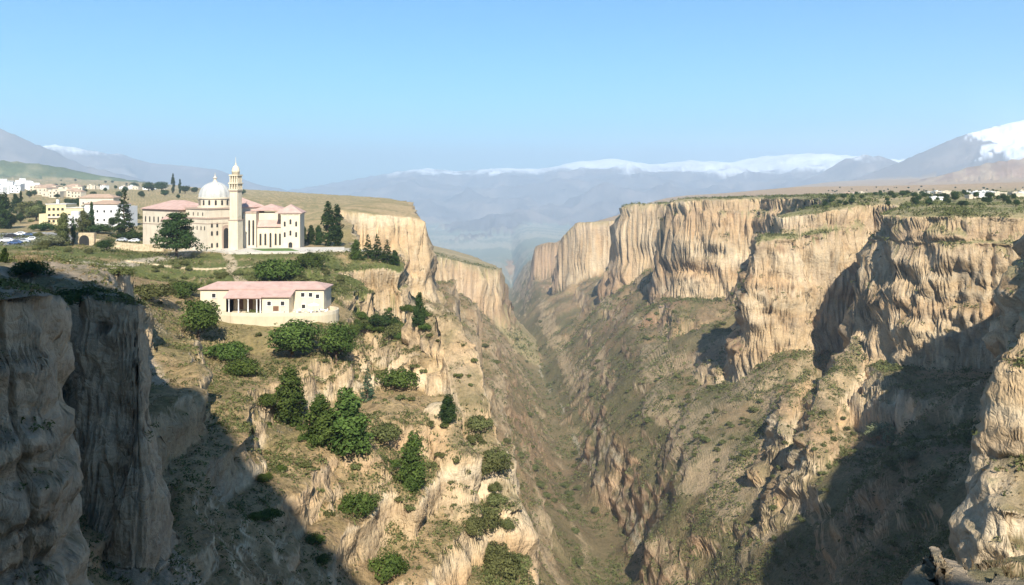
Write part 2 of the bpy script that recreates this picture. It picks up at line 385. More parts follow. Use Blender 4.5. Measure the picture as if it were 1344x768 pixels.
def ground_material():
    m, nt = node_mat('weathered_ground'); b = NB(nt)
    pos = b.n('ShaderNodeNewGeometry').outputs['Position']
    colr = b.n('ShaderNodeAttribute', attribute_name='tint').outputs['Color']
    msk = b.n('ShaderNodeAttribute', attribute_name='rock').outputs['Fac']
    # rock: fine bedding, upright stain streaks; soil: mottled grit
    wn = b.n('ShaderNodeTexNoise', i_Vector=pos, i_Scale=.12, i_Detail=4.)
    wv = b.n('ShaderNodeVectorMath', operation='MULTIPLY_ADD', i_0=wn.outputs['Color'], i_1=(5., 5., 5.), i_2=pos).outputs[0]
    bed = b.noise(b.mapping(wv, (.10, .10, .42)), 1.0, 6, .65)
    strk = b.noise(b.mapping(wv, (.4, .4, .08)), 1.0, 4, .6)
    grit = b.noise(pos, 1.3, 6, .65)
    spot = b.noise(pos, .35, 5, .6)
    r1 = b.ramp(bed, [(.3, (.72, .70, .68)), (.48, (1, 1, 1)), (.7, (1.12, 1.08, 1.0))])
    r2 = b.ramp(strk, [(.3, (.66, .60, .54)), (.5, (1, 1, 1)), (.75, (1.12, 1.1, 1.06))])
    rock = b.mix(b.mix(colr, r1, .75, 'MULTIPLY'), r2, .2, 'MULTIPLY')
    rock = b.mix(rock, b.ramp(b.noise(pos, 1.7, 9, .68), [(.3, (.66, .64, .62)), (.5, (1, 1, 1)), (.7, (1.2, 1.18, 1.14))]), .7, 'MULTIPLY')
    g1 = b.ramp(grit, [(.28, (.55, .58, .5)), (.5, (1, 1, 1)), (.72, (1.35, 1.28, 1.15))])
    g2 = b.ramp(spot, [(.35, (.7, .74, .66)), (.55, (1.05, 1.02, 1.0))])
    soil = b.mix(b.mix(colr, g1, .85, 'MULTIPLY'), g2, .7, 'MULTIPLY')
    c = b.mix(soil, rock, msk)
    vor = b.n('ShaderNodeTexVoronoi', feature='DISTANCE_TO_EDGE', i_Vector=b.mapping(wv, (.30, .30, .17)), i_Scale=1.0)
    vor2 = b.n('ShaderNodeTexVoronoi', feature='DISTANCE_TO_EDGE', i_Vector=b.mapping(wv, (.9, .9, .6)), i_Scale=1.0)
    ck = b.math('MINIMUM', b.math('MULTIPLY', vor.outputs['Distance'], 9., True), b.math('ADD', b.math('MULTIPLY', vor2.outputs['Distance'], 8., True), .25))
    ck = b.math('MINIMUM', ck, 1.)
    h1 = b.noise(b.mapping(wv, (.5, .5, .22)), 1.0, 7, .6)
    h2 = b.noise(b.mapping(wv, (.16, .16, .6)), 1.0, 5, .55)
    h3 = b.noise(pos, 1.1, 8, .65)
    hr = b.math('ADD', b.math('ADD', h1, b.math('MULTIPLY', h2, .5)), b.math('MULTIPLY', ck, .09))
    hh = b.n('ShaderNodeMix'); hh.data_type = 'FLOAT'
    nt.links.new(msk, hh.inputs[0]); nt.links.new(h3, hh.inputs[2]); nt.links.new(hr, hh.inputs[3])
    b.out(b.bsdf(c, .95, b.bump(hh.outputs[0], .75, 1.4), .1))
    return m

def mountain_material():
    m, nt = node_mat('mountain_ground'); b = NB(nt)
    pos = b.n('ShaderNodeNewGeometry').outputs['Position']
    colr = b.n('ShaderNodeAttribute', attribute_name='tint').outputs['Color']
    a = b.noise(pos, .004, 7, .6)
    c = b.mix(colr, b.ramp(a, [(.3, (.75, .75, .75)), (.6, (1.15, 1.15, 1.15))]), .8, 'MULTIPLY')
    b.out(b.bsdf(c, .95, b.bump(b.noise(pos, .006, 7, .6), .7, 40.), .1))
    return m

def pip(x, y, poly): return sdf(x, y, poly)

ROAD = [W(-60, 352, 215), W(20, 341, 225), W(60, 341, 225), W(100, 341, 228), W(150, 336, 240), W(200, 333, 262), W(240, 329, 282)]
PATH2 = [W(100, 341, 228), W(90, 350, 195), W(112, 356, 172), W(140, 364, 158), W(172, 376, 142), W(192, 390, 126)]
PATH3 = [W(165, 349, 252), W(230, 350, 254), W(300, 350, 256), W(345, 349, 258)]
PATH4 = [W(296, 333, 285), W(306, 342, 268), W(303, 352, 252), W(318, 362, 240)]
TOWNROAD = [W(-10, 318, 290), W(40, 300, 345), W(70, 304, 340), W(100, 312, 320), W(140, 325, 292)]

def build_terrain():
    th, R = make_grid()
    T = np.repeat(th[:, None], R.shape[1], 1)
    X = R * np.sin(T); Y = R * np.cos(T)
    H, K, rv, dL, dR, rough = height(X, Y, cls=True)
    P = np.stack([X, Y, H], -1)
    def normals(P):
        du = np.empty_like(P); dv = np.empty_like(P)
        du[1:-1] = P[2:] - P[:-2]; du[0] = P[1] - P[0]; du[-1] = P[-1] - P[-2]
        dv[:, 1:-1] = P[:, 2:] - P[:, :-2]; dv[:, 0] = P[:, 1] - P[:, 0]; dv[:, -1] = P[:, -1] - P[:, -2]
        n = np.cross(dv, du); n /= np.linalg.norm(n, axis=-1)[..., None] + 1e-9
        n[n[..., 2] < 0] *= -1
        return n
    N = normals(P)
    steep = sst(.86, .35, N[..., 2])
    nearm = sst(2600, 1200, R) * sst(8, 26, R)
    # sideways carving: bedding ledges, upright cracks, lumps
    z = H
    zt = z + 5 * fbm(X / 70, Y / 70, 3) + .6 * n3(X / 5, Y / 5, z / 5)
    strata = np.tanh(4.0 * n2(zt / 2.3, X * .01)) * .5 + np.tanh(4.0 * n2(zt / 6.5, Y * .01 + 7)) * .9
    strata = strata + np.tanh(4.0 * n2(zt / 14, X * .006 + 5)) * 1.3 * np.clip(R / 400 - .3, 0, 1.3)
    cr = 1 - np.abs(n3(X / 5.5 + .3 * n2(z / 4, X / 9), Y / 5.5, z / 26)) * 2.4
    crack = -np.clip(cr - .74, 0, 1) * 2.4 * sst(-.25, .15, n3(X / 30, Y / 30, z / 16))
    cr2 = 1 - np.abs(n3(X / 14, Y / 14, z / 80)) * 2
    crack2 = -np.clip(cr2 - .82, 0, 1) * 7
    blk = np.tanh(3 * n3(X / 5.2, Y / 5.2, z / 3.4)) * .55 + np.tanh(3 * n3(X / 11 + 4, Y / 11, z / 8)) * 1.0
    lump = (np.abs(n3(X / 19, Y / 19, z / 22)) - .25) * 5.0 + (np.abs(n3(X / 8, Y / 8, z / 8)) - .25) * 1.8 + (np.abs(n3(X / 3.6, Y / 3.6, z / 3.2)) - .25) * 1.2
    fine = (np.abs(n3(X / 1.5, Y / 1.5, z / 1.3)) - .25) * .7
    zn_ = z + .8 * n2(X / 6, Y / 6)
    jn = np.clip(.10 - np.abs(n2(zn_ / 3.6, X * .02 + 3)), 0, .1) * 10
    cr3 = np.clip(1 - np.abs(n3(X / 2.8, Y / 2.8, z / 32)) * 2.4 - .72, 0, 1)
    nb = np.tanh(3 * n3(X / 3.4, Y / 3.4, z / 2.6)) * .6 + (np.abs(n3(X / 1.1, Y / 1.1, z / .9)) - .25) * .5
    fine = fine * np.where(K == 2, .9, 1.) + (K == 2) * (nb - cr3 * 3.4 - jn * 1.3)
    amt = steep * nearm * np.clip(R / 200, .55, 1.5) * np.where(K == 0, .55, 1.)
    dsp = amt * (strata * np.where(K == 2, .35, .8) + crack + crack2 + blk * np.where(K == 2, .3, 1.15) + lump * np.where(K == 2, .3, 1.) + fine)
    hn = N.copy()
    for ax, kw in ((0, 13), (1, 13)):
        pad = [(0, 0)] * 3; pad[ax] = (kw // 2 + 1, kw // 2)
        c_ = np.cumsum(np.pad(hn, pad, 'edge'), axis=ax)
        hn = (c_[kw:] - c_[:-kw]) / kw if ax == 0 else (c_[:, kw:] - c_[:, :-kw]) / kw
    hn /= np.linalg.norm(hn, axis=-1)[..., None] + 1e-9
    hn[..., 2] *= .25
    P += hn * dsp[..., None]
    P[..., 2] += (1 - steep) * nearm * rough * (n2(X / 1.6, Y / 1.6) * .18 + n2(X / 3.7, Y / 3.7) * .3)
    N = normals(P)
    steep2 = sst(.64, .44, N[..., 2] + .16 * fbm(X / 6, Y / 6, 3) - .06 * (K == 1) + .12 * (K == 0))
    X, Y, Z = P[..., 0], P[..., 1], P[..., 2]

    # ---------------- colours of the ground itself
    def c(r, g, b_): return np.array([r, g, b_])
    def mixc(a, b_, f): return a + (b_ - a) * f[..., None]
    rvx = np.interp(Y, [p[1] for p in RIVER], [p[0] for p in RIVER])
    q1 = fbm(X / 45, Y / 45, 4); q2 = fbm(X / 11 + 5, Y / 11, 4); q3 = fbm(X / 180 + 9, Y / 180, 3); q4 = fbm(X / 3.0, Y / 3.0 + 50, 3)
    # rock
    zz = Z + 4 * q1
    s1 = n2(zz / 3.3, X * .004); s2 = n2(zz / 9.0 + 4, Y * .004 + 3)
    rock = np.ones(P.shape) * c(.45, .335, .205)
    rock = mixc(rock, c(.52, .43, .30), sst(.0, .5, s1) * .8)
    rock = mixc(rock, c(.42, .275, .15), sst(.0, .5, s2) * .65)
    ln = sst(.09, .02, np.abs(n2(zt / 2.6, Y * .004 + 9)))
    rock = mixc(rock, c(.25, .18, .12), ln * .5)
    pale = sst(.1, .45, n3(X / 30 + 7, Y / 30, Z / 18))
    rock = mixc(rock, c(.60, .50, .36), pale * .5)
    red = sst(-.05, .35, fbm(X / 70 + 3, Y / 70, 3) + .25 * sst(-90, -170, Z)) * sst(-60, -120, Z)
    rock = mixc(rock, c(.37, .235, .15), red * .6)
    rock = mixc(rock, c(.26, .215, .16), sst(.15, .5, n3(X / 9, Y / 9, Z / 20)) * .45)
    rock *= (1 + .2 * n3(X / 24, Y / 24, Z / 18))[..., None]
    capm = (K == 3) * sst(26, 6, (R_S(X, Y) - Z)) * sst(3, 8, (R_S(X, Y) - Z))
    rock = mixc(rock, c(.30, .21, .135), capm * .55)
    darkn = ((K == 2) * sst(400, 200, R)).astype(float)
    rock = mixc(rock, c(.46, .36, .25), darkn * .8)
    # soil and scrub on canyon slopes
    soil = np.ones(P.shape) * c(.27, .19, .11)
    soil = mixc(soil, c(.35, .26, .155), sst(-.1, .4, q2))
    soil = mixc(soil, c(.25, .15, .10), sst(.0, .4, q3 + .2 * q1) * .6)
    green = sst(-.15, .35, q1 + .6 * q2 + .25 * q3 + .1)
    outc = sst(.12, .3, n2((Z + 6 * q1) / 17, X * .004 + Y * .003) + .5 * q2) * sst(.9, .75, N[..., 2])
    lo = sst(60, 15, rv)
    soil = mixc(soil, c(.115, .115, .055), np.clip(green * .68 + lo * .5, 0, .8) * (K == 0) * np.where(X < rvx, .72, 1.))
    soil = mixc(soil, c(.47, .36, .235), outc * .75 * (K == 0))
    bedr = sst(.06, .02, rv / 60 - 0) * sst(300, 500, R) * sst(2000, 1500, R)
    soil = mixc(soil, c(.50, .44, .36), (rv < 1.1) * (R < 1000) * .45 * sst(-.05, .1, fbm(X / 60, Y / 60 + 9, 2)))
    # left hill: straw, olive grass above
    hs = np.ones(P.shape) * c(.34, .25, .14)
    hs = mixc(hs, c(.25, .17, .095), sst(-.1, .4, q2) * .8)
    hs = mixc(hs, c(.16, .155, .065), sst(-.05, .3, q1 + .6 * q2) * .5)
    up = sst(208, 235, Y) * sst(305, 275, Y) * (np.abs(X + 85) < 85)
    hs = mixc(hs, c(.11, .135, .04), up * sst(-.5, 0, q2 + .4 * q4) * .9)
    plat = sst(340, 420, Y)
    tan_ = mixc(np.ones(P.shape) * c(.43, .32, .19), c(.28, .23, .12), sst(.0, .35, fbm(X / 60, Y / 14, 4)))
    hs = mixc(hs, tan_, plat)
    townm = sst(-60, -110, X) * sst(300, 330, Y)
    hs = mixc(hs, c(.21, .20, .10), townm * sst(-.3, .2, q2) * .7)
    lm = (K == 1)
    soil = np.where(lm[..., None], hs, soil)
    # right plateau
    ps = np.ones(P.shape) * c(.30, .25, .14)
    ps = mixc(ps, c(.18, .18, .08), sst(-.2, .25, fbm(X / 90, Y / 45, 4)) * .8 * sst(-30, 40, X) * sst(1500, 700, R))
    ps = mixc(ps, c(.42, .33, .20), sst(.1, .35, fbm(X / 200 + 7, Y / 60, 3)) * .8)
    ps = mixc(ps, c(.38, .26, .17), sst(900, 1800, R) * .8)
    soil = np.where(((K == 3) & ((R_S(X, Y) - Z) < 14) | (K == 3) & (X < 30))[..., None], ps, soil)
    soil = np.where((K == 4)[..., None], mixc(rock, c(.24, .19, .11), sst(-.2, .3, q2)), soil)
    soil = np.where((K == 2)[..., None], mixc(np.ones(P.shape) * c(.33, .27, .20), c(.17, .15, .085), sst(.0, .3, q2 + .4 * q4)), soil)
    # valley floor fields
    vf = np.ones(P.shape) * c(.28, .28, .24)
    fx = np.floor(.43 + X / 520 + 1.2 * q3 + Y / 900); fy = np.floor(Y / 260 + X / 2500 + .2 * q3)
    hsh = np.abs(np.sin(fx * 12.9898 + fy * 78.233) * 43758.5453) % 1
    vf = mixc(vf, c(.22, .255, .225), (hsh > .45) * 1.0)
    vf = mixc(vf, c(.35, .34, .29), (hsh < .3) * 1.0)
    soil = np.where(((K == 0) & (R > 3000))[..., None], vf, soil)
    tint = mixc(soil, rock, steep2 * (R < 3000))
    # paths and yards
    def strip(pts, w, colr, a=1.):
        nonlocal tint
        d, _, _, _ = pline(X + .6 * q4, Y + .6 * q4, pts)
        tint = mixc(tint, c(*colr), sst(w + .7, w - .3, d) * a * sst(.7, .8, N[..., 2] + .2)); return d
    for P_, w_, c_, a_ in ((ROAD, 3.0, (.46, .39, .30), 1), (PATH2, 3.2, (.45, .36, .26), .95), (PATH3, .8, (.52, .42, .29), .9), (PATH4, 1.3, (.50, .40, .28), .9), (TOWNROAD, 4.0, (.36, .35, .35), 1)):
        strip(P_, w_, c_, a_)
    strip([(p[0] + 5, p[1], 0) for p in RIVER[4:8]], 1.5, (.50, .42, .31), .85)
    lot = sst(3, -3, sdf(X, Y, [W(-60, 330, 265)[:2], W(-60, 305, 330)[:2], W(42, 300, 350)[:2], W(60, 318, 300)[:2], W(30, 322, 270)[:2]]))
    tint = mixc(tint, c(.30, .30, .31), lot)
    yard2 = sst(1.5, -1.5, sdf(X, Y, [W(-30, 352, 215)[:2], W(0, 338, 232)[:2], W(52, 338, 228)[:2], W(48, 350, 205)[:2]]))
    tint = mixc(tint, c(.38, .36, .35), yard2)
    yard = sst(1.5, -1.5, np.maximum(np.abs(X + 82) - 42, np.abs(Y - 300) - 9))
    tint = mixc(tint, c(.50, .46, .40), yard * (K == 1))
    # mountains
    q5 = fbm(X / 500, Y / 500, 5); q6 = fbm(X / 120, Y / 120, 4)
    mt = np.ones(P.shape) * c(.15, .14, .145)
    mt = mixc(mt, c(.23, .20, .19), sst(-.1, .3, q5))
    mt = np.where((K == 13)[..., None], mixc(np.ones(P.shape) * c(.085, .11, .055), c(.22, .21, .12), sst(-.05, .25, q6 + .3 * q5)), mt)
    mt = np.where((K == 17)[..., None], mixc(np.ones(P.shape) * c(.27, .18, .125), c(.36, .27, .18), sst(-.1, .25, q6)), mt)
    snowl = np.where(K == 14, 185 + 160 * q5 + 90 * q6, np.where(K == 12, 375 + 60 * q5, np.where(K == 16, 190 + np.clip((3930 + .55 * (Y - 6500) + 900 * q5 + 420 * q6 - X), -60, 1500) * 1.0, np.where(K == 15, 300 + 200 * q6, 9e3))))
    snowm = sst(-60, 40, Z - snowl + 80 * q6 + 280 * (.36 - np.abs(n2(X / 130 + q6, Y / 500))) * (K == 16) + 50 * fbm(X / 45, Y / 45, 3))
    mt = mixc(mt, c(.86, .88, .92), snowm)
    tint = np.where((K >= 10)[..., None], mt, tint)
    rockm = np.where(K >= 10, 0, steep2)
    del N

    # ---------------- split into named pieces of ground
    nt_, nr = R.shape
    I = np.arange(nt_ * nr).reshape(nt_, nr)
    A = I; B = np.roll(I, -1, 0)
    # ring closes on itself
    quads = np.stack([A[:, :-1], A[:, 1:], B[:, 1:], B[:, :-1]], -1).reshape(-1, 4)[:, ::-1]
    Pf = P.reshape(-1, 3); Kf = K.reshape(-1); Rf = R.reshape(-1)
    kq = Kf[quads[:, 0]]; rq = Rf[quads[:, 0]]
    g1 = (kq >= 10)
    g2 = (~g1) & (kq == 0) & (rq > 3000)
    parts = [('ground', ~(g1 | g2)), ('valley_floor', g2), ('mountain_range', g1 & (kq != 13) & (kq != 17)), ('green_hill', kq == 13), ('brown_foothill', kq == 17)]
    gm, mm = ground_material(), mountain_material()
    tf = tint.reshape(-1, 3); rf = rockm.reshape(-1)
    objs = {}
    for name, msk in parts:
        qs = quads[msk]
        if not len(qs): continue
        used, inv = np.unique(qs, return_inverse=True); inv = inv.reshape(-1, 4)
        me = bpy.data.meshes.new(name)
        me.vertices.add(len(used)); me.vertices.foreach_set('co', Pf[used].astype(np.float32).ravel())
        me.loops.add(inv.size); me.loops.foreach_set('vertex_index', inv.astype(np.int32).ravel())
        me.polygons.add(len(inv)); me.polygons.foreach_set('loop_start', (np.arange(len(inv)) * 4).astype(np.int32))
        me.polygons.foreach_set('use_smooth', np.ones(len(inv), bool))
        me.update(calc_edges=True)
        at = me.attributes.new('tint', 'FLOAT_COLOR', 'POINT')
        at.data.foreach_set('color', np.concatenate([np.clip(tf[used], 0, 1), np.ones((len(used), 1))], 1).astype(np.float32).ravel())
        at = me.attributes.new('rock', 'FLOAT', 'POINT'); at.data.foreach_set('value', rf[used].astype(np.float32))
        me.materials.append(gm if name in ('ground', 'valley_floor') else mm)
        o = bpy.data.objects.new(name, me); col.objects.link(o); o['kind'] = 'structure'
        objs[name] = o
    return objs

TERRAIN = build_terrain()
bpy.context.view_layer.update()
_g = TERRAIN['ground']
def gz(x, y, top=400.):
    """ground height under a plan position"""
    ok, loc, nn, _ = _g.ray_cast(Vector((x, y, top)), Vector((0, 0, -1)))
    return loc.z if ok else float(height(np.array([x]), np.array([y]))[0])
def see(px, py):
    """where the line of sight through a surveyed direction meets the ground"""
    d = Vector(((px - CX) / F_PX, 1, -(py - HY) / F_PX)).normalized()
    ok, loc, nn, _ = _g.ray_cast(Vector((0, 0, 0)), d)
    return loc if ok else None
# ------------------------------------------------------------------ naming and copying
def tag(o, label=None, cat=None, group=None, kind=None):
    if label: o['label'] = label
    if cat: o['category'] = cat
    if group: o['group'] = group
    if kind: o['kind'] = kind
    return o
def empty(name, loc=(0, 0, 0), rz=0.):
    o = bpy.data.objects.new(name, None); col.objects.link(o); o.location = loc; o.rotation_euler = (0, 0, rz); o.empty_display_size = .2
    return o
def copy_tree(o, parent=None):
    c = o.copy(); col.objects.link(c); c.parent = parent
    for ch in o.children: copy_tree(ch, c)
    return c

def plain(name, rgb, rough=.85, var=.12, scale=.6, bump=0.):
    m, nt = node_mat(name); b = NB(nt)
    pos = b.n('ShaderNodeNewGeometry').outputs['Position']
    f = b.noise(pos, scale, 6, .6)
    lo = tuple(c * (1 - var * 1.6) for c in rgb); hi = tuple(min(1, c * (1 + var)) for c in rgb)
    c = b.ramp(f, [(.3, lo), (.7, hi)])
    b.out(b.bsdf(c, rough, b.bump(f, .4, bump) if bump else None, .25)); return m

def leaf_mat(name, c1, c2, dead=None):
    m, nt = node_mat(name); b = NB(nt)
    pos = b.n('ShaderNodeNewGeometry').outputs['Position']
    rnd = b.n('ShaderNodeObjectInfo').outputs['Random']
    tn = b.n('ShaderNodeAttribute', attribute_name='shade').outputs['Fac']
    f = b.math('ADD', b.math('MULTIPLY', tn, .6), b.math('MULTIPLY', b.noise(pos, .9, 3), .45))
    c = b.ramp(f, [(.2, c1), (.8, c2)])
    hs = b.n('ShaderNodeHueSaturation', i_Color=c); hs.inputs['Value'].default_value = 1
    nt.links.new(b.math('ADD', b.math('MULTIPLY', rnd, .4), .8), hs.inputs['Value'])
    nt.links.new(b.math('ADD', b.math('MULTIPLY', rnd, .03), .485), hs.inputs['Hue'])
    d = b.n('ShaderNodeBsdfDiffuse', i_Color=hs.outputs[0]); t = b.n('ShaderNodeBsdfTranslucent', i_Color=hs.outputs[0])
    mx = b.n('ShaderNodeMixShader', i_0=.22, i_1=d.outputs[0], i_2=t.outputs[0])
    b.out(mx.outputs[0]); return m
M = {}
M['leaf_pine'] = leaf_mat('pine_needles', (.030, .054, .013), (.112, .155, .04))
M['leaf_dark'] = leaf_mat('dark_needles', (.016, .034, .012), (.06, .095, .03))
M['leaf_blue'] = leaf_mat('blue_needles', (.03, .055, .035), (.10, .15, .085))
M['leaf_olive'] = leaf_mat('olive_scrub', (.055, .065, .022), (.17, .18, .07))
M['leaf_grey'] = leaf_mat('grey_scrub', (.10, .11, .06), (.26, .27, .15))
M['straw'] = leaf_mat('dry_straw', (.22, .17, .09), (.42, .34, .2))
M['bark'] = plain('bark', (.13, .09, .06), .95, .3, 3.)
M['bark_pale'] = plain('pale_bark', (.30, .25, .19), .95, .3, 3.)

def leaf_cloud(name, pts, nrm, size, mat, shade, seed=1, long=1.3):
    """many small leaf faces, one per point"""
    r = np.random.default_rng(seed); n = len(pts)
    nn = nrm + r.normal(size=(n, 3)) * .55; nn /= np.linalg.norm(nn, axis=1)[:, None]
    t = np.cross(nn, r.normal(size=(n, 3))); t /= np.linalg.norm(t, axis=1)[:, None]
    bt = np.cross(nn, t)
    s = (size * r.uniform(.6, 1.35, n))[:, None] if np.isscalar(size) else (size * r.uniform(.6, 1.35, n))[:, None]
    v = np.stack([pts - t * s * long, pts - bt * s * .55 + nn * s * .15, pts + t * s * long, pts + bt * s * .55 + nn * s * .15], 1).reshape(-1, 3)
    me = bpy.data.meshes.new(name)
    me.vertices.add(4 * n); me.vertices.foreach_set('co', v.astype(np.float32).ravel())
    me.loops.add(4 * n); me.loops.foreach_set('vertex_index', np.arange(4 * n, dtype=np.int32))
    me.polygons.add(n); me.polygons.foreach_set('loop_start', (np.arange(n) * 4).astype(np.int32))
    me.update(calc_edges=True)
    a = me.attributes.new('shade', 'FLOAT', 'POINT'); a.data.foreach_set('value', np.repeat(np.clip(shade + r.normal(size=n) * .15, 0, 1), 4).astype(np.float32))
    me.materials.append(mat)
    return me

def crown_points(kind, seed):
    """leaf points of a crown in a tree of height 1"""
    r = np.random.default_rng(seed)
    cl = []   # clump centre, radii
    if kind == 'cypress':
        for i in range(46):
            z = r.uniform(.05, .97); w = .105 * (math.sin(min(1, z * 1.6 + .25) * math.pi / 2)) * (1 - max(0, z - .55) / .47) ** .7
            a = r.uniform(0, 6.3); cl.append((math.cos(a) * w * .5, math.sin(a) * w * .5, z, max(.022, w * .62), .07))
        n, size = 3000, .017
    elif kind == 'spire':       # tall narrow conifer in tiers
        for i in range(150):
            z = r.uniform(.07, .98); w = .25 * (1 - z) ** .85 + .01
            a = r.uniform(0, 6.3); q = w * r.uniform(.45, 1.05); cl.append((math.cos(a) * q, math.sin(a) * q, z - q * .18, max(.018, w * .30), max(.012, w * .14)))
        n, size = 3400, .016
    elif kind == 'cedar':       # wide dark tree, layered boughs
        for i in range(120):
            z = r.uniform(.2, .97); w = .50 * (1 - (max(0, z - .26) / .78) ** 1.2) + .05
            a = r.uniform(0, 6.3); q = w * r.uniform(.3, 1.0); cl.append((math.cos(a) * q, math.sin(a) * q, z, .10 + .04 * r.random(), .045 + .02 * r.random()))
        n, size = 9000, .019
    elif kind == 'round':       # broad low-branched tree
        for i in range(34):
            u = r.normal(size=3); u /= np.linalg.norm(u); q = r.uniform(.35, .8)
            cl.append((u[0] * .44 * q, u[1] * .44 * q, .54 + u[2] * .33 * q, .15 + .06 * r.random(), .12 + .05 * r.random()))
        n, size = 4800, .024
    elif kind == 'egg':       # upright full conifer reaching to the ground
        for i in range(70):
            z = r.uniform(.06, .93); w = .32 * math.sin(min(1, (z + .14) * 1.5) * math.pi / 2) * (1 - max(0, z - .2) / .82) ** .95
            a = r.uniform(0, 6.3); q = w * r.uniform(.2, .92); cl.append((math.cos(a) * q, math.sin(a) * q, z, .075 + .03 * r.random(), .09))
        n, size = 5600, .021
    elif kind == 'bush':
        for i in range(24):
            a = r.uniform(0, 6.3); q = .62 * math.sqrt(r.random()); z = .22 + .5 * (1 - (q / .66) ** 2) * r.uniform(.2, 1)
            cl.append((math.cos(a) * q, math.sin(a) * q, z, .2 + .08 * r.random(), .17 + .05 * r.random()))
        n, size = 2400, .042
    elif kind == 'scrub':
        for i in range(10):
            a = r.uniform(0, 6.3); q = .55 * math.sqrt(r.random()); cl.append((math.cos(a) * q, math.sin(a) * q, .3 + .25 * r.random(), .25, .22))
        n, size = 420, .09
    cl = np.array(cl)
    vol = cl[:, 3] ** 1.6; pick = r.choice(len(cl), n, p=vol / vol.sum())
    u = r.normal(size=(n, 3)); u /= np.linalg.norm(u, axis=1)[:, None]
    rad = r.uniform(.72, 1.08, n)[:, None]
    c = cl[pick]
    lum = 1 + .25 * np.sin(u[:, :1] * 7 + c[:, 2:3] * 40) * .5
    p = c[:, :3] + u * rad * lum * np.stack([c[:, 3], c[:, 3], c[:, 4]], 1)
    p[:, 2] = np.maximum(p[:, 2], .015)
    ax = p - np.array([0, 0, .4]); 
    nrm = u * .6 + ax / (np.linalg.norm(ax, axis=1)[:, None] + 1e-6) * .5 + np.array([0, 0, .25])
    shade = .5 + .35 * (r.random(len(cl))[pick] - .5) * 2
    return p, nrm, size, shade

def limb(bm, p0, p1, r0, r1, seg=7):
    p0, p1 = Vector(p0), Vector(p1); d = (p1 - p0).normalized()
    a = d.orthogonal().normalized(); b_ = d.cross(a)
    ring = []
    for p, r_ in ((p0, r0), (p1, r1)):
        ring.append([bm.verts.new(p + (a * math.cos(t) + b_ * math.sin(t)) * r_) for t in [i * 2 * math.pi / seg for i in range(seg)]])
    for i in range(seg): bm.faces.new((ring[0][i], ring[0][(i + 1) % seg], ring[1][(i + 1) % seg], ring[1][i]))
    bm.faces.new(ring[1]); bm.faces.new(ring[0][::-1])
def trunk_mesh(kind, seed, mat):
    r = random.Random(seed); bm = bmesh.new()
    top = dict(cypress=.9, spire=.95, cedar=.85, round=.5, egg=.8, bush=.3, scrub=.2)[kind]
    th = dict(cypress=.02, spire=.022, cedar=.03, round=.035, egg=.025, bush=.03, scrub=.03)[kind]
    pts = [(0, 0, -.08)]
    lean = r.uniform(-.06, .06) if kind in ('cedar', 'round') else 0
    for i in range(1, 6):
        t = i / 5; pts.append((lean * t + r.uniform(-.01, .01), r.uniform(-.01, .01), top * t))
    for i in range(5): limb(bm, pts[i], pts[i + 1], th * (1 - i * .17), th * (1 - (i + 1) * .17))
    for i in range(14 if kind in ('cedar', 'round', 'bush', 'egg') else 6):
        t = r.uniform(.3, .95); b0 = Vector((lean * t, 0, top * t)); a = r.uniform(0, 6.3)
        L = dict(cypress=.05, spire=.14, cedar=.32, round=.32, egg=.18, bush=.5, scrub=.4)[kind] * r.uniform(.5, 1)
        limb(bm, b0, b0 + Vector((math.cos(a) * L, math.sin(a) * L, L * .45)), th * .35, th * .1, 5)
    me = bpy.data.meshes.new('trunk'); bm.to_mesh(me); bm.free(); me.materials.append(mat)
    for p in me.polygons: p.use_smooth = True
    return me

_variants = {}
def tree(kind, leaf, loc, h, wide, label, cat='tree', group=None, name='pine_tree', var=0, rz=None):
    key = (kind, leaf, var)
    if key not in _variants:
        p, nrm, size, sh = crown_points(kind, sum(map(ord, kind)) % 17 + 31 * var)
        _variants[key] = (leaf_cloud('crown', p, nrm, size, M[leaf], sh, 3 + var), trunk_mesh(kind, 5 + var, M['bark']))
    cm, tm = _variants[key]
    o = empty(name, loc, random.uniform(0, 6.3) if rz is None else rz); o.scale = (h * wide, h * wide, h)
    for nm, me in (('crown', cm), ('trunk', tm)):
        c = bpy.data.objects.new(nm, me); col.objects.link(c); c.parent = o
    tag(o, label, cat, group); return o
def crown_seed_fix(): pass

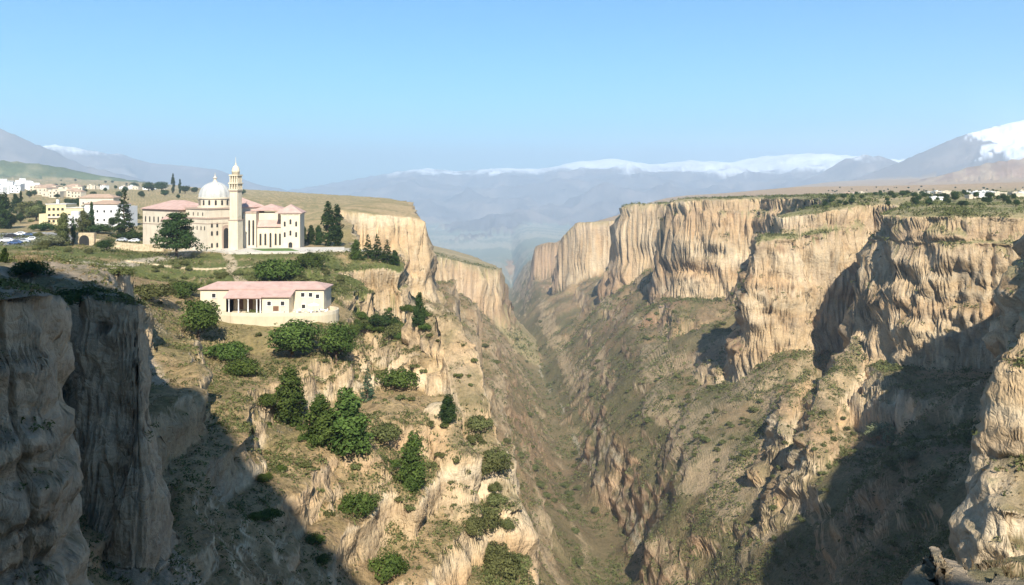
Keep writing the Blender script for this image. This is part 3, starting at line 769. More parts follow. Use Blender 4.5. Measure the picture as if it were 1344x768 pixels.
# px, py of the foot, height px, width factor, kind, leaf, name, label
TREES = [
 (232, 338, 60, 1.1, 'cedar', 'leaf_dark', 'cedar_tree', 'wide dark green cedar with a bare leaning trunk before the left wall of the mosque'),
 (163, 313, 68, .95, 'spire', 'leaf_dark', 'spruce_tree', 'tall dark tiered conifer standing just left of the mosque, beside the white block'),
 (431, 323, 60, 1.5, 'cypress', 'leaf_dark', 'cypress_tree', 'taller left-hand cypress of the dense pair at the right end of the mosque forecourt'),
 (442, 323, 57, 1.4, 'cypress', 'leaf_dark', 'cypress_tree', 'slimmer right-hand cypress of the dense pair at the right end of the mosque forecourt'),
 (398, 320, 24, 1.0, 'egg', 'leaf_dark', 'conifer', 'small dark conifer touching the right corner of the mosque, first of the hedge row'),
 (408, 321, 26, 1.0, 'egg', 'leaf_dark', 'conifer', 'small dark conifer in the middle of the hedge row between mosque and cypress pair'),
 (418, 322, 27, 1.0, 'egg', 'leaf_dark', 'conifer', 'small dark conifer at the cypress end of the hedge row beside the mosque'),
 (467, 340, 26, 1.3, 'egg', 'leaf_pine', 'pine_tree', 'low bushy pine at the left end of the clump before the great cliff'),
 (483, 340, 34, 1.1, 'spire', 'leaf_dark', 'pine_tree', 'pointed pine second from left in the clump on the rim before the great cliff'),
 (495, 342, 36, 1.1, 'spire', 'leaf_dark', 'pine_tree', 'tallest pointed pine of the clump on the rim before the great cliff'),
 (508, 345, 32, 1.2, 'spire', 'leaf_dark', 'pine_tree', 'pointed pine right of the tallest in the clump before the great cliff'),
 (518, 348, 20, 1.4, 'egg', 'leaf_dark', 'pine_tree', 'smallest pine at the right end of the clump before the great cliff'),
 (83, 322, 44, 1.0, 'egg', 'leaf_olive', 'broadleaf_tree', 'full olive-green tree beside the arched wall, left of a dark cypress'),
 (96, 321, 38, .9, 'cypress', 'leaf_dark', 'cypress_tree', 'dark cypress pressed against the full olive-green tree by the arched wall'),
 (110, 306, 30, 1.4, 'egg', 'leaf_olive', 'broadleaf_tree', 'broad yellowish green tree behind the arched wall'),
 (120, 305, 42, .9, 'cypress', 'leaf_dark', 'cypress_tree', 'slim dark cypress rising from the broad trees in front of the white block'),
 (138, 293, 18, 1.3, 'round', 'leaf_grey', 'olive_tree', 'small grey-green olive tree at the foot of the large white block'),
 (128, 306, 16, 1.8, 'bush', 'leaf_dark', 'juniper', 'low dark spreading juniper to the left of the tall tiered conifer'),
 (172, 314, 15, 1.9, 'bush', 'leaf_dark', 'juniper', 'low dark bush around the foot of the tall tiered conifer'),
 (140, 330, 19, 1.5, 'round', 'leaf_dark', 'tree', 'small umbrella-shaped dark tree on the grass before the arched wall'),
 (63, 322, 18, 1.5, 'bush', 'leaf_grey', 'bush', 'pale rounded bush at the edge of the car park'),
 (58, 303, 15, 1.6, 'bush', 'leaf_dark', 'bush', 'dark bush between the car park and the yellow block'),
 (4, 300, 48, 1.0, 'egg', 'leaf_dark', 'conifer', 'big dark conifer cut by the left border above the car park'),
 (20, 280, 26, 1.0, 'egg', 'leaf_dark', 'conifer', 'dark conifer left of the slim cypress beyond the car park'),
 (27, 281, 32, .9, 'cypress', 'leaf_dark', 'cypress_tree', 'slim cypress beyond the car park, left of the yellow block'),
 (36, 286, 26, 1.4, 'round', 'leaf_olive', 'broadleaf_tree', 'rounded olive tree below the left corner of the yellow block'),
 (48, 290, 26, 1.5, 'round', 'leaf_olive', 'broadleaf_tree', 'wide rounded green tree in front of the yellow block, left one'),
 (64, 290, 24, 1.6, 'round', 'leaf_dark', 'broadleaf_tree', 'wide dark tree in front of the yellow block, right one'),
 (80, 288, 18, 1.6, 'round', 'leaf_dark', 'broadleaf_tree', 'low dark tree between the yellow block and the small white house'),
 (6, 345, 20, 1.2, 'egg', 'leaf_dark', 'bush', 'dark shaded bush at the left border beside the grey road'),
 (195, 251, 14, 1.5, 'round', 'leaf_dark', 'tree', 'round tree on the skyline left of the tall cypress behind the mosque roof'),
 (212, 252, 16, 1.4, 'round', 'leaf_dark', 'tree', 'bushy tree on the skyline touching the tall cypress behind the mosque'),
 (227, 254, 27, .9, 'cypress', 'leaf_dark', 'cypress_tree', 'taller of the two skyline cypresses behind the mosque roof'),
 (236, 254, 20, 1.0, 'cypress', 'leaf_dark', 'cypress_tree', 'shorter of the two skyline cypresses behind the mosque roof'),
 (243, 254, 12, 1.4, 'round', 'leaf_dark', 'tree', 'bushy tree on the skyline right of the two cypresses'),
 (255, 254, 10, 1.2, 'round', 'leaf_dark', 'tree', 'lone small tree on the skyline left of the dome'),
 (176, 248, 10, 1.5, 'round', 'leaf_dark', 'tree', 'small round tree on the skyline above the tall tiered conifer'),
 (364, 366, 38, 1.25, 'bush', 'leaf_pine', 'juniper', 'large dark green bush on the grassy slope below the mosque forecourt'),
 (409, 352, 26, 1.2, 'bush', 'leaf_pine', 'juniper', 'round bush on the slope below the cypress pair'),
 (405, 384, 26, 1.9, 'bush', 'leaf_olive', 'bush', 'wide light green bush above the right half of the pink house roof'),
 (198, 392, 28, 1.55, 'bush', 'leaf_olive', 'bush', 'wide grey-green bush left of the pink-roofed house'),
 (242, 388, 24, 1.3, 'bush', 'leaf_pine', 'bush', 'light green bush against the left gable of the pink-roofed house'),
 (155, 364, 15, 1.9, 'bush', 'leaf_olive', 'bush', 'low olive bush beside the pale path, under the grass terrace'),
 (261, 446, 62, 1.1, 'round', 'leaf_pine', 'pine_tree', 'round green pine with pale trunk at the left corner of the house terrace'),
 (384, 470, 58, 1.5, 'round', 'leaf_pine', 'pine_tree', 'widest round pine, below the middle of the house terrace wall'),
 (442, 477, 62, 1.05, 'round', 'leaf_pine', 'pine_tree', 'round pine below the right end of the house terrace'),
 (298, 470, 30, 1.4, 'bush', 'leaf_pine', 'bush', 'green bush below the left part of the terrace wall'),
 (316, 493, 30, 1.2, 'bush', 'leaf_pine', 'bush', 'round green bush downhill of the pair under the terrace wall'),
 (381, 559, 80, 1.1, 'egg', 'leaf_pine', 'pine_tree', 'upright pointed pine left of the big twin crown on the rocky slope'),
 (483, 525, 44, 1.0, 'spire', 'leaf_blue', 'fir_tree', 'small bluish fir on the ledge right of the pines'),
 (456, 596, 88, 1.35, 'egg', 'leaf_pine', 'pine_tree', 'biggest pine on the rocky slope, right half of the twin crown'),
 (420, 584, 68, 1.3, 'egg', 'leaf_pine', 'pine_tree', 'left half of the twin crown, leaning on the biggest pine'),
 (354, 530, 20, 1.4, 'bush', 'leaf_pine', 'bush', 'small bush at the left foot of the upright pointed pine'),
 (523, 507, 30, 1.35, 'bush', 'leaf_pine', 'juniper', 'flat round juniper on a pale rock shelf above the fins'),
 (588, 556, 40, 1.2, 'egg', 'leaf_dark', 'pine_tree', 'small dark pine wedged between the rock fins at the edge'),
 (541, 642, 76, 1.05, 'egg', 'leaf_pine', 'pine_tree', 'bright pine with a long crown spilling down the rock under the fins'),
 (502, 578, 26, 1.5, 'bush', 'leaf_olive', 'bush', 'low olive bush right behind the biggest pine'),
 (470, 672, 34, 1.0, 'bush', 'leaf_pine', 'juniper', 'single round green juniper on the lower bare rock'),
 (508, 757, 40, .9, 'bush', 'leaf_pine', 'juniper', 'green juniper lowest on the sunlit rock, near the bottom edge'),
 (550, 437, 46, .8, 'egg', 'leaf_dark', 'pine_tree', 'dark pine in the notch at the foot of the great cliff'),
 (503, 428, 24, 1.2, 'bush', 'leaf_dark', 'juniper', 'dark bush under the small pale cliff block'),
 (524, 440, 22, 1.3, 'bush', 'leaf_olive', 'bush', 'olive bush between the small cliff block and the dark pine'),
 (620, 700, 30, .9, 'bush', 'leaf_olive', 'bush', 'green bush in the shaded slot right of the lowest fin'),
 (1161, 578, 32, 1.05, 'bush', 'leaf_grey', 'bush', 'large pale grey-green bush on the lit knoll against the great right shadow'),
 (1195, 603, 14, 1.2, 'bush', 'leaf_grey', 'bush', 'small grey bush just right of the large pale one on the knoll'),
 (42, 362, 26, 1.4, 'bush', 'leaf_dark', 'bush', 'dark shaded bush on top of the near left cliff'),
 (105, 400, 30, 1.9, 'bush', 'leaf_dark', 'bush', 'wide dark shaded bush in the notch between the near left pillars'),
 (332, 415, 12, 1.3, 'bush', 'leaf_olive', 'bush', 'clipped olive bush in front of the house porch'),
]
for i, (px, py, hp, wd, kind, leaf, nm, lab) in enumerate(TREES):
    p = see(px, py)
    if p is None: continue
    h = hp / F_PX * p.y
    tree(kind, leaf, (p.x, p.y, gz(p.x, p.y) - .02 * h), h, wd, lab, 'tree' if kind not in ('bush',) else 'bush', None, nm, i % 3)

# mid-sized scrub that one could count, by slope; very small growth is one object
def spread(region, n, kind, leaf, label, group, hmin, hmax, name='scrub_bush', seed=1, cat='bush'):
    r = random.Random(seed); k = 0; t = 0; pts = []
    while k < n and t < n * 60:
        t += 1
        px, py = r.uniform(region[0], region[2]), r.uniform(region[1], region[3])
        if len(region) > 4 and not region[4](px, py): continue
        p = see(px, py)
        if p is None or p.y > 2500: continue
        if any((q - p).length < 2.2 for q in pts): continue
        z1 = gz(p.x + 1, p.y); z2 = gz(p.x - 1, p.y)
        if abs(z1 - z2) > 2.6: continue
        pts.append(p); k += 1
        h = r.uniform(hmin, hmax)
        tree(kind, leaf, (p.x, p.y, p.z - .1), h, r.uniform(.8, 1.3), label, cat, group, name, r.randrange(2))
spread((940, 540, 1230, 745, lambda a, b: a + (768 - b) * .55 > 1010 and a < 1215), 70, 'scrub', 'leaf_olive', 'waist-high olive scrub bush on the sunlit spur beside the great right shadow', 'scrub on the sunlit right spur', .9, 2.0, seed=2)
spread((820, 380, 1000, 600), 60, 'scrub', 'leaf_olive', 'olive scrub bush on the brown slope under the right-hand cliff wall', 'scrub on the slope under the right cliffs', 1.6, 3.2, seed=3)
spread((300, 420, 640, 760, lambda a, b: a > 300 + (b - 420) * .5), 64, 'scrub', 'leaf_olive', 'small olive tuft growing among the pale rocks of the left hillside', 'tufts on the left hillside rocks', .7, 1.5, seed=4)
spread((200, 345, 460, 400), 80, 'bush', 'leaf_olive', 'low green shrub on the grassy bank between the mosque and the pink-roofed house', 'shrubs on the bank above the house', 1.0, 2.2, seed=5)
spread((620, 420, 790, 760), 50, 'bush', 'leaf_olive', 'round green bush on the canyon slope below the left hill', 'bushes on the lower canyon slopes', 2.2, 4.5, seed=6)
spread((1080, 246, 1344, 272), 100, 'round', 'leaf_dark', 'tiny dark tree among the far houses on the right plateau', 'trees scattered on the right plateau', 2.5, 4.5, name='plateau_tree', seed=7, cat='tree')
spread((0, 238, 330, 262), 40, 'round', 'leaf_dark', 'small distant tree on the plateau near the far white town', 'distant trees behind the mosque and the town', 5, 9, name='distant_tree', seed=8, cat='tree')
spread((0, 266, 150, 300), 34, 'round', 'leaf_dark', 'leafy garden tree among the white and yellow blocks beyond the car park', 'garden trees among the town blocks', 4.5, 8.5, name='garden_tree', seed=12, cat='tree')
spread((455, 395, 560, 450), 16, 'bush', 'leaf_pine', 'dark green juniper clump under the small pale cliff block', 'junipers under the small cliff block', 1.4, 2.8, name='juniper', seed=13)
spread((330, 540, 560, 740), 16, 'bush', 'leaf_pine', 'knee-to-chest-high green juniper on the sunlit rocks below the pines', 'junipers on the lower sunlit rocks', 1.0, 2.2, name='juniper', seed=14)
spread((30, 280, 200, 335), 34, 'bush', 'leaf_olive', 'garden shrub between the car park and the mosque', 'garden shrubs around the car park', 1.5, 3.2, seed=9)

def ground_scrub():
    """growth nobody could count: every tuft a handful of leaf faces, all in one object"""
    me = _g.data; n = len(me.vertices)
    co = np.empty(n * 3, np.float32); me.vertices.foreach_get('co', co); co = co.reshape(-1, 3)
    no = np.empty(n * 3, np.float32); me.vertices.foreach_get('normal', no); no = no.reshape(-1, 3)
    tn = np.empty(n * 4, np.float32); me.attributes['tint'].data.foreach_get('color', tn); tn = tn.reshape(-1, 4)
    R = np.hypot(co[:, 0], co[:, 1])
    pat = fbm(co[:, 0] / 26, co[:, 1] / 26, 4)
    ok = (R > 45) & (R < 950) & (no[:, 2] > .42) & (tn[:, 0] < .47) & (np.abs(co[:, 0] / np.maximum(co[:, 1], 1)) < .74) & (co[:, 1] > 0)
    ok &= ~((np.abs(co[:, 0] - HOUSE['x']) < 20) & (np.abs(co[:, 1] - HOUSE['y']) < 11)) & ~((np.abs(co[:, 0] + 85) < 48) & (np.abs(co[:, 1] - 318) < 28))
    ok &= ~((co[:, 1] > 330) & (co[:, 2] > -40) & (co[:, 0] < 0))
    wgt = np.where(ok, np.clip(.3 + pat * 1.8, .04, 1), 0) * np.where(R < 130, .14, 1)
    r = np.random.default_rng(77)
    N = 42000
    idx = r.choice(n, N, p=wgt / wgt.sum(), replace=False)
    K = 11
    base = co[idx]; Rn = R[idx]
    sz = (.30 + .0017 * Rn) * r.uniform(.5, 1.5, N) * np.where(base[:, 0] < -5, .8, 1)
    u = r.normal(size=(N, K, 3)); u /= np.linalg.norm(u, axis=2)[..., None]; u[..., 2] = np.abs(u[..., 2])
    p = base[:, None] + u * sz[:, None, None] * np.array([1.15, 1.15, .9])
    s = np.repeat(sz * .33, K)
    sh = np.repeat(r.uniform(.15, .85, N), K)
    m = leaf_cloud('ground_scrub', p.reshape(-1, 3), (u + np.array([0, 0, .3])).reshape(-1, 3), s, M['leaf_olive'], sh, 9)
    o = bpy.data.objects.new('ground_scrub', m); col.objects.link(o)
    tag(o, 'dense low olive scrub speckling all the canyon slopes', 'scrub', None, 'stuff')
    N = 9000
    ok2 = ok & (R < 330)
    wgt = np.where(ok2, np.clip(.3 - pat, .05, 1), 0); idx = r.choice(n, N, p=wgt / wgt.sum(), replace=False)
    base = co[idx]; K = 10; sz = (.16 + .0010 * R[idx]) * r.uniform(.6, 1.4, N)
    u = r.normal(size=(N, K, 3)) * .5; u[..., 2] = np.abs(u[..., 2]) + .6; u /= np.linalg.norm(u, axis=2)[..., None]
    p = base[:, None] + u * sz[:, None, None] * .8
    m = leaf_cloud('dry_grass', p.reshape(-1, 3), np.cross(u.reshape(-1, 3), r.normal(size=(N * K, 3))), np.repeat(sz * .4, K), M['straw'], np.repeat(r.random(N), K), 10, 1.2)
    o = bpy.data.objects.new('dry_grass', m); col.objects.link(o)
    tag(o, 'dry straw-coloured grass tufts on the sunlit hill slopes', 'grass', None, 'stuff')
ground_scrub()
# brittle grass on the ledge by the viewpoint, dry reeds on the near left cliff
def straw_tuft(name, px, py, n, h, spreadr, label, cat):
    p = see(px, py)
    if p is None: return
    r = random.Random(int(px)); bm = bmesh.new()
    for i in range(n):
        a = r.uniform(0, 6.3); q = spreadr * math.sqrt(r.random()); b0 = Vector((math.cos(a) * q, math.sin(a) * q, -.05)); hh = h * r.uniform(.5, 1)
        b0.z = gz(p.x + b0.x, p.y + b0.y) - p.z - .05
        d = Vector((r.uniform(-.3, .3), r.uniform(-.3, .3), 1)); w = Vector((math.cos(a), math.sin(a), 0)) * h * .012
        v = [bm.verts.new(b0 - w), bm.verts.new(b0 + w), bm.verts.new(b0 + d * hh * .6 + w * .7), bm.verts.new(b0 + d * hh * .6 - w * .7), bm.verts.new(b0 + Vector((d.x * 1.5, d.y * 1.5, 1)) * hh)]
        bm.faces.new(v[:4]); bm.faces.new((v[3], v[2], v[4]))
    me = bpy.data.meshes.new(name); bm.to_mesh(me); bm.free(); me.materials.append(M['straw'])
    o = bpy.data.objects.new(name, me); col.objects.link(o); o.location = p; tag(o, label, cat)
straw_tuft('grass_tuft', 1300, 745, 260, .6, .9, 'pale dry grass tuft on the dark ledge in the bottom right corner', 'grass')
straw_tuft('grass_tuft', 1338, 722, 260, .8, 1.0, 'dry grass tuft at the right border on the dark ledge', 'grass')
straw_tuft('dry_reeds', 40, 352, 60, 3.4, 1.6, 'bare upright dry reeds on top of the near left cliff', 'reeds')
# ------------------------------------------------------------------ mesh builder for buildings
class MB:
    def __init__(s): s.bm = bmesh.new(); s.f = (0., 0., 0.); s.mi = 0
    def at(s, ox=0., oy=0., ang=0.): s.f = (ox, oy, ang); return s
    def v(s, x, y, z):
        ox, oy, a = s.f; c, n = math.cos(a), math.sin(a)
        return s.bm.verts.new((ox + x * c - y * n, oy + x * n + y * c, z))
    def face(s, vs):
        f = s.bm.faces.new(vs); f.material_index = s.mi; return f
    def box(s, x0, x1, y0, y1, z0, z1, bev=0):
        q = [s.v(x, y, z) for z in (z0, z1) for x, y in ((x0, y0), (x1, y0), (x1, y1), (x0, y1))]
        for i in ((3, 2, 1, 0), (4, 5, 6, 7), (0, 1, 5, 4), (1, 2, 6, 5), (2, 3, 7, 6), (3, 0, 4, 7)): s.face([q[k] for k in i])
        return s
    def hip(s, x0, x1, y0, y1, z0, z1, e=.5, inset=None, th=.25):
        """hipped roof with eaves; ridge along the longer side"""
        x0 -= e; x1 += e; y0 -= e; y1 += e
        w, d = x1 - x0, y1 - y0
        if inset is None: inset = min(w, d) / 2
        if w >= d: r0, r1 = (x0 + inset, (y0 + y1) / 2), (x1 - inset, (y0 + y1) / 2)
        else: r0, r1 = ((x0 + x1) / 2, y0 + inset), ((x0 + x1) / 2, y1 - inset)
        b = [s.v(x, y, z0) for x, y in ((x0, y0), (x1, y0), (x1, y1), (x0, y1))]
        t = [s.v(x, y, z0 + th) for x, y in ((x0, y0), (x1, y0), (x1, y1), (x0, y1))]
        s.face(b[::-1])
        for i in range(4): s.face((b[i], b[(i + 1) % 4], t[(i + 1) % 4], t[i]))
        if abs(r0[0] - r1[0]) + abs(r0[1] - r1[1]) < .3:
            a = s.v(*r0, z1)
            for i in range(4): s.face((t[i], t[(i + 1) % 4], a))
        else:
            a, b2 = s.v(*r0, z1), s.v(*r1, z1)
            if w >= d: fs = ((t[0], t[1], b2, a), (t[1], t[2], b2), (t[2], t[3], a, b2), (t[3], t[0], a))
            else: fs = ((t[0], t[1], a), (t[1], t[2], b2, a), (t[2], t[3], b2), (t[3], t[0], a, b2))
            for f in fs: s.face(f)
        return s
    def shed(s, x0, x1, y0, y1, z0, z1, th=.22):
        """single slope: low along y0, high along y1"""
        a = [s.v(x0, y0, z0), s.v(x1, y0, z0), s.v(x1, y1, z1), s.v(x0, y1, z1)]
        b = [s.v(x0, y0, z0 + th), s.v(x1, y0, z0 + th), s.v(x1, y1, z1 + th), s.v(x0, y1, z1 + th)]
        s.face(a[::-1]); s.face(b)
        for i in range(4): s.face((a[i], a[(i + 1) % 4], b[(i + 1) % 4], b[i]))
        return s
    def lathe(s, cx, cy, prof, n=32, smooth=True):
        rings = []
        for r_, z in prof: rings.append([s.v(cx + r_ * math.cos(2 * math.pi * i / n), cy + r_ * math.sin(2 * math.pi * i / n), z) for i in range(n)] if r_ > 1e-4 else [s.v(cx, cy, z)])
        for a, b in zip(rings[:-1], rings[1:]):
            for i in range(n):
                j = (i + 1) % n
                if len(a) == 1 and len(b) == 1: continue
                if len(b) == 1: f = s.face((a[i], a[j], b[0]))
                elif len(a) == 1: f = s.face((a[0], b[j], b[i]))
                else: f = s.face((a[i], a[j], b[j], b[i]))
                f.smooth = smooth
        if len(rings[0]) > 1: s.face(rings[0][::-1])
        if len(rings[-1]) > 1: s.face(rings[-1])
        return s
    def arch(s, x, y, z0, w, h, d=.12, n=8, pointed=False):
        """arched slab in the xz plane, facing -y; front face at y-d"""
        pr = [(-w / 2, z0), (w / 2, z0)]
        zc = z0 + h - w / 2
        for i in range(n + 1):
            a = math.pi * i / n; pr.append((math.cos(a) * w / 2, zc + math.sin(a) * w / 2))
        f = [s.v(x + px, y - d, pz) for px, pz in pr]; b = [s.v(x + px, y, pz) for px, pz in pr]
        s.face(f)
        for i in range(len(pr)): s.face((f[i], b[i], b[(i + 1) % len(pr)], f[(i + 1) % len(pr)]))
        return s
    def build(s, name, mats, parent=None):
        bmesh.ops.recalc_face_normals(s.bm, faces=s.bm.faces)
        me = bpy.data.meshes.new(name); s.bm.to_mesh(me); s.bm.free()
        for m in (mats if isinstance(mats, (list, tuple)) else [mats]): me.materials.append(m)
        o = bpy.data.objects.new(name, me); col.objects.link(o); o.parent = parent; return o

def stone_mat(name, rgb, line=True, sc=1.0):
    m, nt = node_mat(name); b = NB(nt)
    tc = b.n('ShaderNodeTexCoord').outputs['Object']
    n1 = b.noise(tc, .35, 6, .6); n2_ = b.noise(b.mapping(tc, (1.2, 1.2, .12)), 1.0, 5, .6)
    c = b.mix((*rgb, 1), b.ramp(n1, [(.3, tuple(v * .86 for v in rgb)), (.7, tuple(min(1, v * 1.06) for v in rgb))]), .9)
    c = b.mix(c, b.ramp(n2_, [(.28, (.80, .76, .70)), (.5, (1, 1, 1))]), .55, 'MULTIPLY')
    b.out(b.bsdf(c, .85, b.bump(b.noise(tc, 5., 4), .3, .04), .2)); return m
def tile_mat(name, rgb):
    m, nt = node_mat(name); b = NB(nt)
    tc = b.n('ShaderNodeTexCoord').outputs['Object']
    w = b.n('ShaderNodeTexWave', wave_type='BANDS', bands_direction='X', i_Vector=tc, i_Scale=1.1, i_Distortion=.3)
    n1 = b.noise(tc, .5, 6, .65)
    c = b.ramp(n1, [(.3, tuple(v * .78 for v in rgb)), (.7, tuple(min(1, v * 1.12) for v in rgb))])
    c = b.mix(c, b.ramp(w.outputs['Fac'], [(0, (.86, .84, .84)), (.5, (1, 1, 1))]), .6, 'MULTIPLY')
    b.out(b.bsdf(c, .85, b.bump(w.outputs['Fac'], .4, .08), .2)); return m
M['cream'] = stone_mat('cream_stone', (.62, .545, .43))
M['cream2'] = stone_mat('cream_render', (.64, .56, .42))
M['band'] = stone_mat('brown_stone', (.40, .30, .24))
M['tile'] = tile_mat('pink_tile', (.50, .34, .29))
M['brown_tile'] = tile_mat('brown_tile', (.42, .30, .22))
M['white'] = stone_mat('white_render', (.72, .72, .72))
M['yellow'] = stone_mat('yellow_render', (.66, .55, .33))
M['dome'] = plain('lead_dome', (.45, .45, .43), .5, .08, .5)
M['glass'] = plain('dark_glass', (.035, .035, .035), .25, .1)
M['wood'] = plain('brown_wood', (.16, .085, .05), .7, .2, 2.)
M['drystone'] = plain('dry_stone', (.52, .42, .28), .9, .3, 1.2, .15)
M['retain'] = stone_mat('terrace_stone', (.56, .48, .34))
M['concrete'] = plain('pale_concrete', (.55, .52, .46), .85, .12, .8)
M['metal'] = plain('gilt_metal', (.30, .25, .15), .4, .1)

# ------------------------------------------------------------------ domed mosque
def build_mosque():
    z0 = -25.0
    root = empty('mosque', (-111.0, 293.0, z0)); tag(root, 'cream stone mosque with ribbed pale dome, tall minaret and pink hipped roofs', 'mosque')
    A = math.radians(-36)          # long left side faces the viewer's left
    LA = (0, 0, A)                 # local frame: x to the right along the left side (negative x = further left), y into the building
    def fa(m): return m.at(0, 0, A)
    # left side runs from (0,0) towards -x; right side runs from (0,0) towards +y
    w = MB(); fa(w)
    w.box(-16, 0, 0, 13, -1, 11.6); w.build('front_block', M['cream'], root)
    w = MB(); fa(w); w.box(-16.15, .15, -.15, 13.2, 11.6, 12.2).box(-16.1, .1, -.1, 13.1, 9.9, 10.15); w.build('cornice', M['band'], root)
    w = MB(); fa(w); w.box(-15.5, -.8, 1.0, 13.6, 12.2, 15.2); w.build('upper_storey', M['cream'], root)
    w = MB(); fa(w); w.box(-15.8, -.5, .7, 13.9, 15.2, 15.75); w.build('cornice', M['band'], root)
    # drum and dome
    cx, cy = -7.0, 7.8
    w = MB(); fa(w); w.lathe(cx, cy, [(6.3, 15.7), (6.3, 16.1), (5.8, 16.15), (5.8, 19.0), (6.2, 19.05), (6.2, 19.6)], 40, False); dr = w.build('drum', M['cream'], root)
    w = MB(); fa(w)
    for i in range(16):
        a = 2 * math.pi * i / 16
        w.f = (0, 0, 0)
        c0, s0 = math.cos(A), math.sin(A)
        X0, Y0 = cx * c0 - cy * s0, cx * s0 + cy * c0
        w = MB(); w.at(X0 + 5.78 * math.cos(a), Y0 + 5.78 * math.sin(a), a + math.pi / 2); w.arch(0, 0, 16.7, .7, 1.9, .1); w.build('window', M['glass'], dr)
    prof = [(5.9 * math.cos(t), 19.6 + 5.8 * math.sin(t)) for t in [i * math.pi / 2 / 14 for i in range(14)]] + [(.7, 25.4)]
    w = MB(); fa(w); n = 64; rings = []
    for r_, z in prof:
        rings.append([w.v(cx + (r_ * (1 + .028 * (1 if i % 4 < 2 else -1) * .5)) * math.cos(2 * math.pi * i / n), cy + (r_ * (1 + .028 * (1 if i % 4 < 2 else -1) * .5)) * math.sin(2 * math.pi * i / n), z) for i in range(n)])
    for a, b in zip(rings[:-1], rings[1:]):
        for i in range(n): w.face((a[i], a[(i + 1) % n], b[(i + 1) % n], b[i]))
    w.face(rings[-1]); dm = w.build('dome', M['dome'], root)
    w = MB(); fa(w); w.lathe(cx, cy, [(.9, 25.2), (.9, 25.6), (.5, 25.7), (.5, 26.6), (.75, 26.7), (.75, 26.9), (.25, 27.4), (.1, 27.6), (.22, 27.9), (.05, 28.2), (.04, 28.9), (0, 29.0)], 12); w.build('lantern', M['cream'], dm)
    # left wing with hipped roof
    w = MB(); fa(w); w.box(-41, -16, -1.5, 14, -1, 14.2); w.build('left_wing', M['cream'], root)
    w = MB(); fa(w); w.box(-41.2, -15.9, -1.7, 14.2, 14.2, 14.8).box(-41.1, -16.02, -1.6, 14.1, 9.0, 9.25); w.build('cornice', M['band'], root)
    w = MB(); fa(w); w.hip(-41, -16, -1.5, 14, 14.8, 18.2, .7); w.build('roof', M['tile'], root)
    w = MB(); fa(w); w.box(-25, -3, 14, 27, -1, 15.5).build('rear_hall', M['cream'], root)
    w = MB(); fa(w); w.hip(-25, -3, 14, 27, 15.5, 19.5, .5).build('roof', M['tile'], root)
    w = MB(); fa(w); w.shed(-24.5, -15.9, -4.0, -1.5, 10.6, 12.2).build('lean_to_roof', M['tile'], root)
    w = MB(); fa(w); w.box(-24.3, -16.05, -3.8, -1.55, -1, 10.6).build('side_chapel', M['cream'], root)
    # slit windows on the left side
    for i, x in enumerate((-14, -11.5, -9, -6.5, -4, -1.8)):
        w = MB(); fa(w); w.arch(x, 0, 7.6, .55, 1.5, .06); w.build('window', M['glass'], root)
    for x in (-39, -36, -33, -30, -27):
        w = MB(); fa(w); w.arch(x, -1.5, 9.8, .8, 2.2, .06); w.build('window', M['glass'], root)
    for x in (-13.5, -10.5, -7.5, -4.5):
        w = MB(); fa(w); w.arch(x, 1.0, 12.8, .5, 1.3, .06); w.build('window', M['glass'], root)
    # right side of the front block: windows, tall portal
    c0, s0 = math.cos(A), math.sin(A)
    def rs(m, off=0.): return m.at(off * c0, off * s0, A + math.pi / 2)     # x runs into depth along the right side, y = -outward
    for x, zz in ((1.8, 1.2), (4.0, 1.2), (1.8, 5.6), (4.0, 5.6), (1.8, 8.6), (4.0, 8.6)):
        w = MB(); rs(w); w.arch(x, 0, zz, .75, 1.7, .06); w.build('window', M['glass'], root)
    w = MB(); rs(w); w.arch(7.6, 0, -.2, 3.4, 9.6, .35, 10); w.build('portal_surround', M['band'], root)
    w = MB(); rs(w); w.arch(7.6, -.35, -.2, 2.2, 8.4, .05, 10); w.build('portal_door', M['glass'], root)
    for x in (5.7, 9.5, 11.2):
        w = MB(); rs(w); w.box(x - .3, x + .3, -.3, 0, -.5, 9.9); w.build('pilaster', M['cream'], root)
    # minaret in front
    mx, my = 9.9, 1.2
    w = MB(); w.at(mx, my, math.radians(-12))
    w.box(-2.15, 2.15, -2.15, 2.15, -1.2, 11.2).box(-2.35, 2.35, -2.35, 2.35, -1.2, 1.0)
    w.box(-1.8, 1.8, -1.8, 1.8, 11.6, 21.8)
    mi = w.build('minaret', M['cream2'], root); mi.scale = (.86, .86, 1); mi.location = (mx * .14, my * .14, 0)
    w = MB(); w.at(mx, my, math.radians(-12)); w.box(-2.32, 2.32, -2.32, 2.32, 11.2, 11.6).box(-2.0, 2.0, -2.0, 2.0, 21.8, 22.2); w.build('moulding', M['band'], mi)
    w = MB(); w.at(mx, my, math.radians(-12))
    for sx in (-1.42, 1.42):
        for sy in (-1.42, 1.42): w.box(sx - .35, sx + .35, sy - .35, sy + .35, 12.5, 21.2)
    for sx in (-1.82, 1.82): w.box(min(sx, sx * 1.03), max(sx, sx * 1.03), -1.2, 1.2, 12.6, 21.0)
    w.box(-.9, .9, -1.88, -1.82, 12.6, 21.0); w.build('panel', M['cream'], mi)
    # belfry of two open tiers: corner and middle piers with arches between
    w = MB(); w.at(mx, my, math.radians(-12))
    w.box(-2.15, 2.15, -2.15, 2.15, 22.2, 22.7)
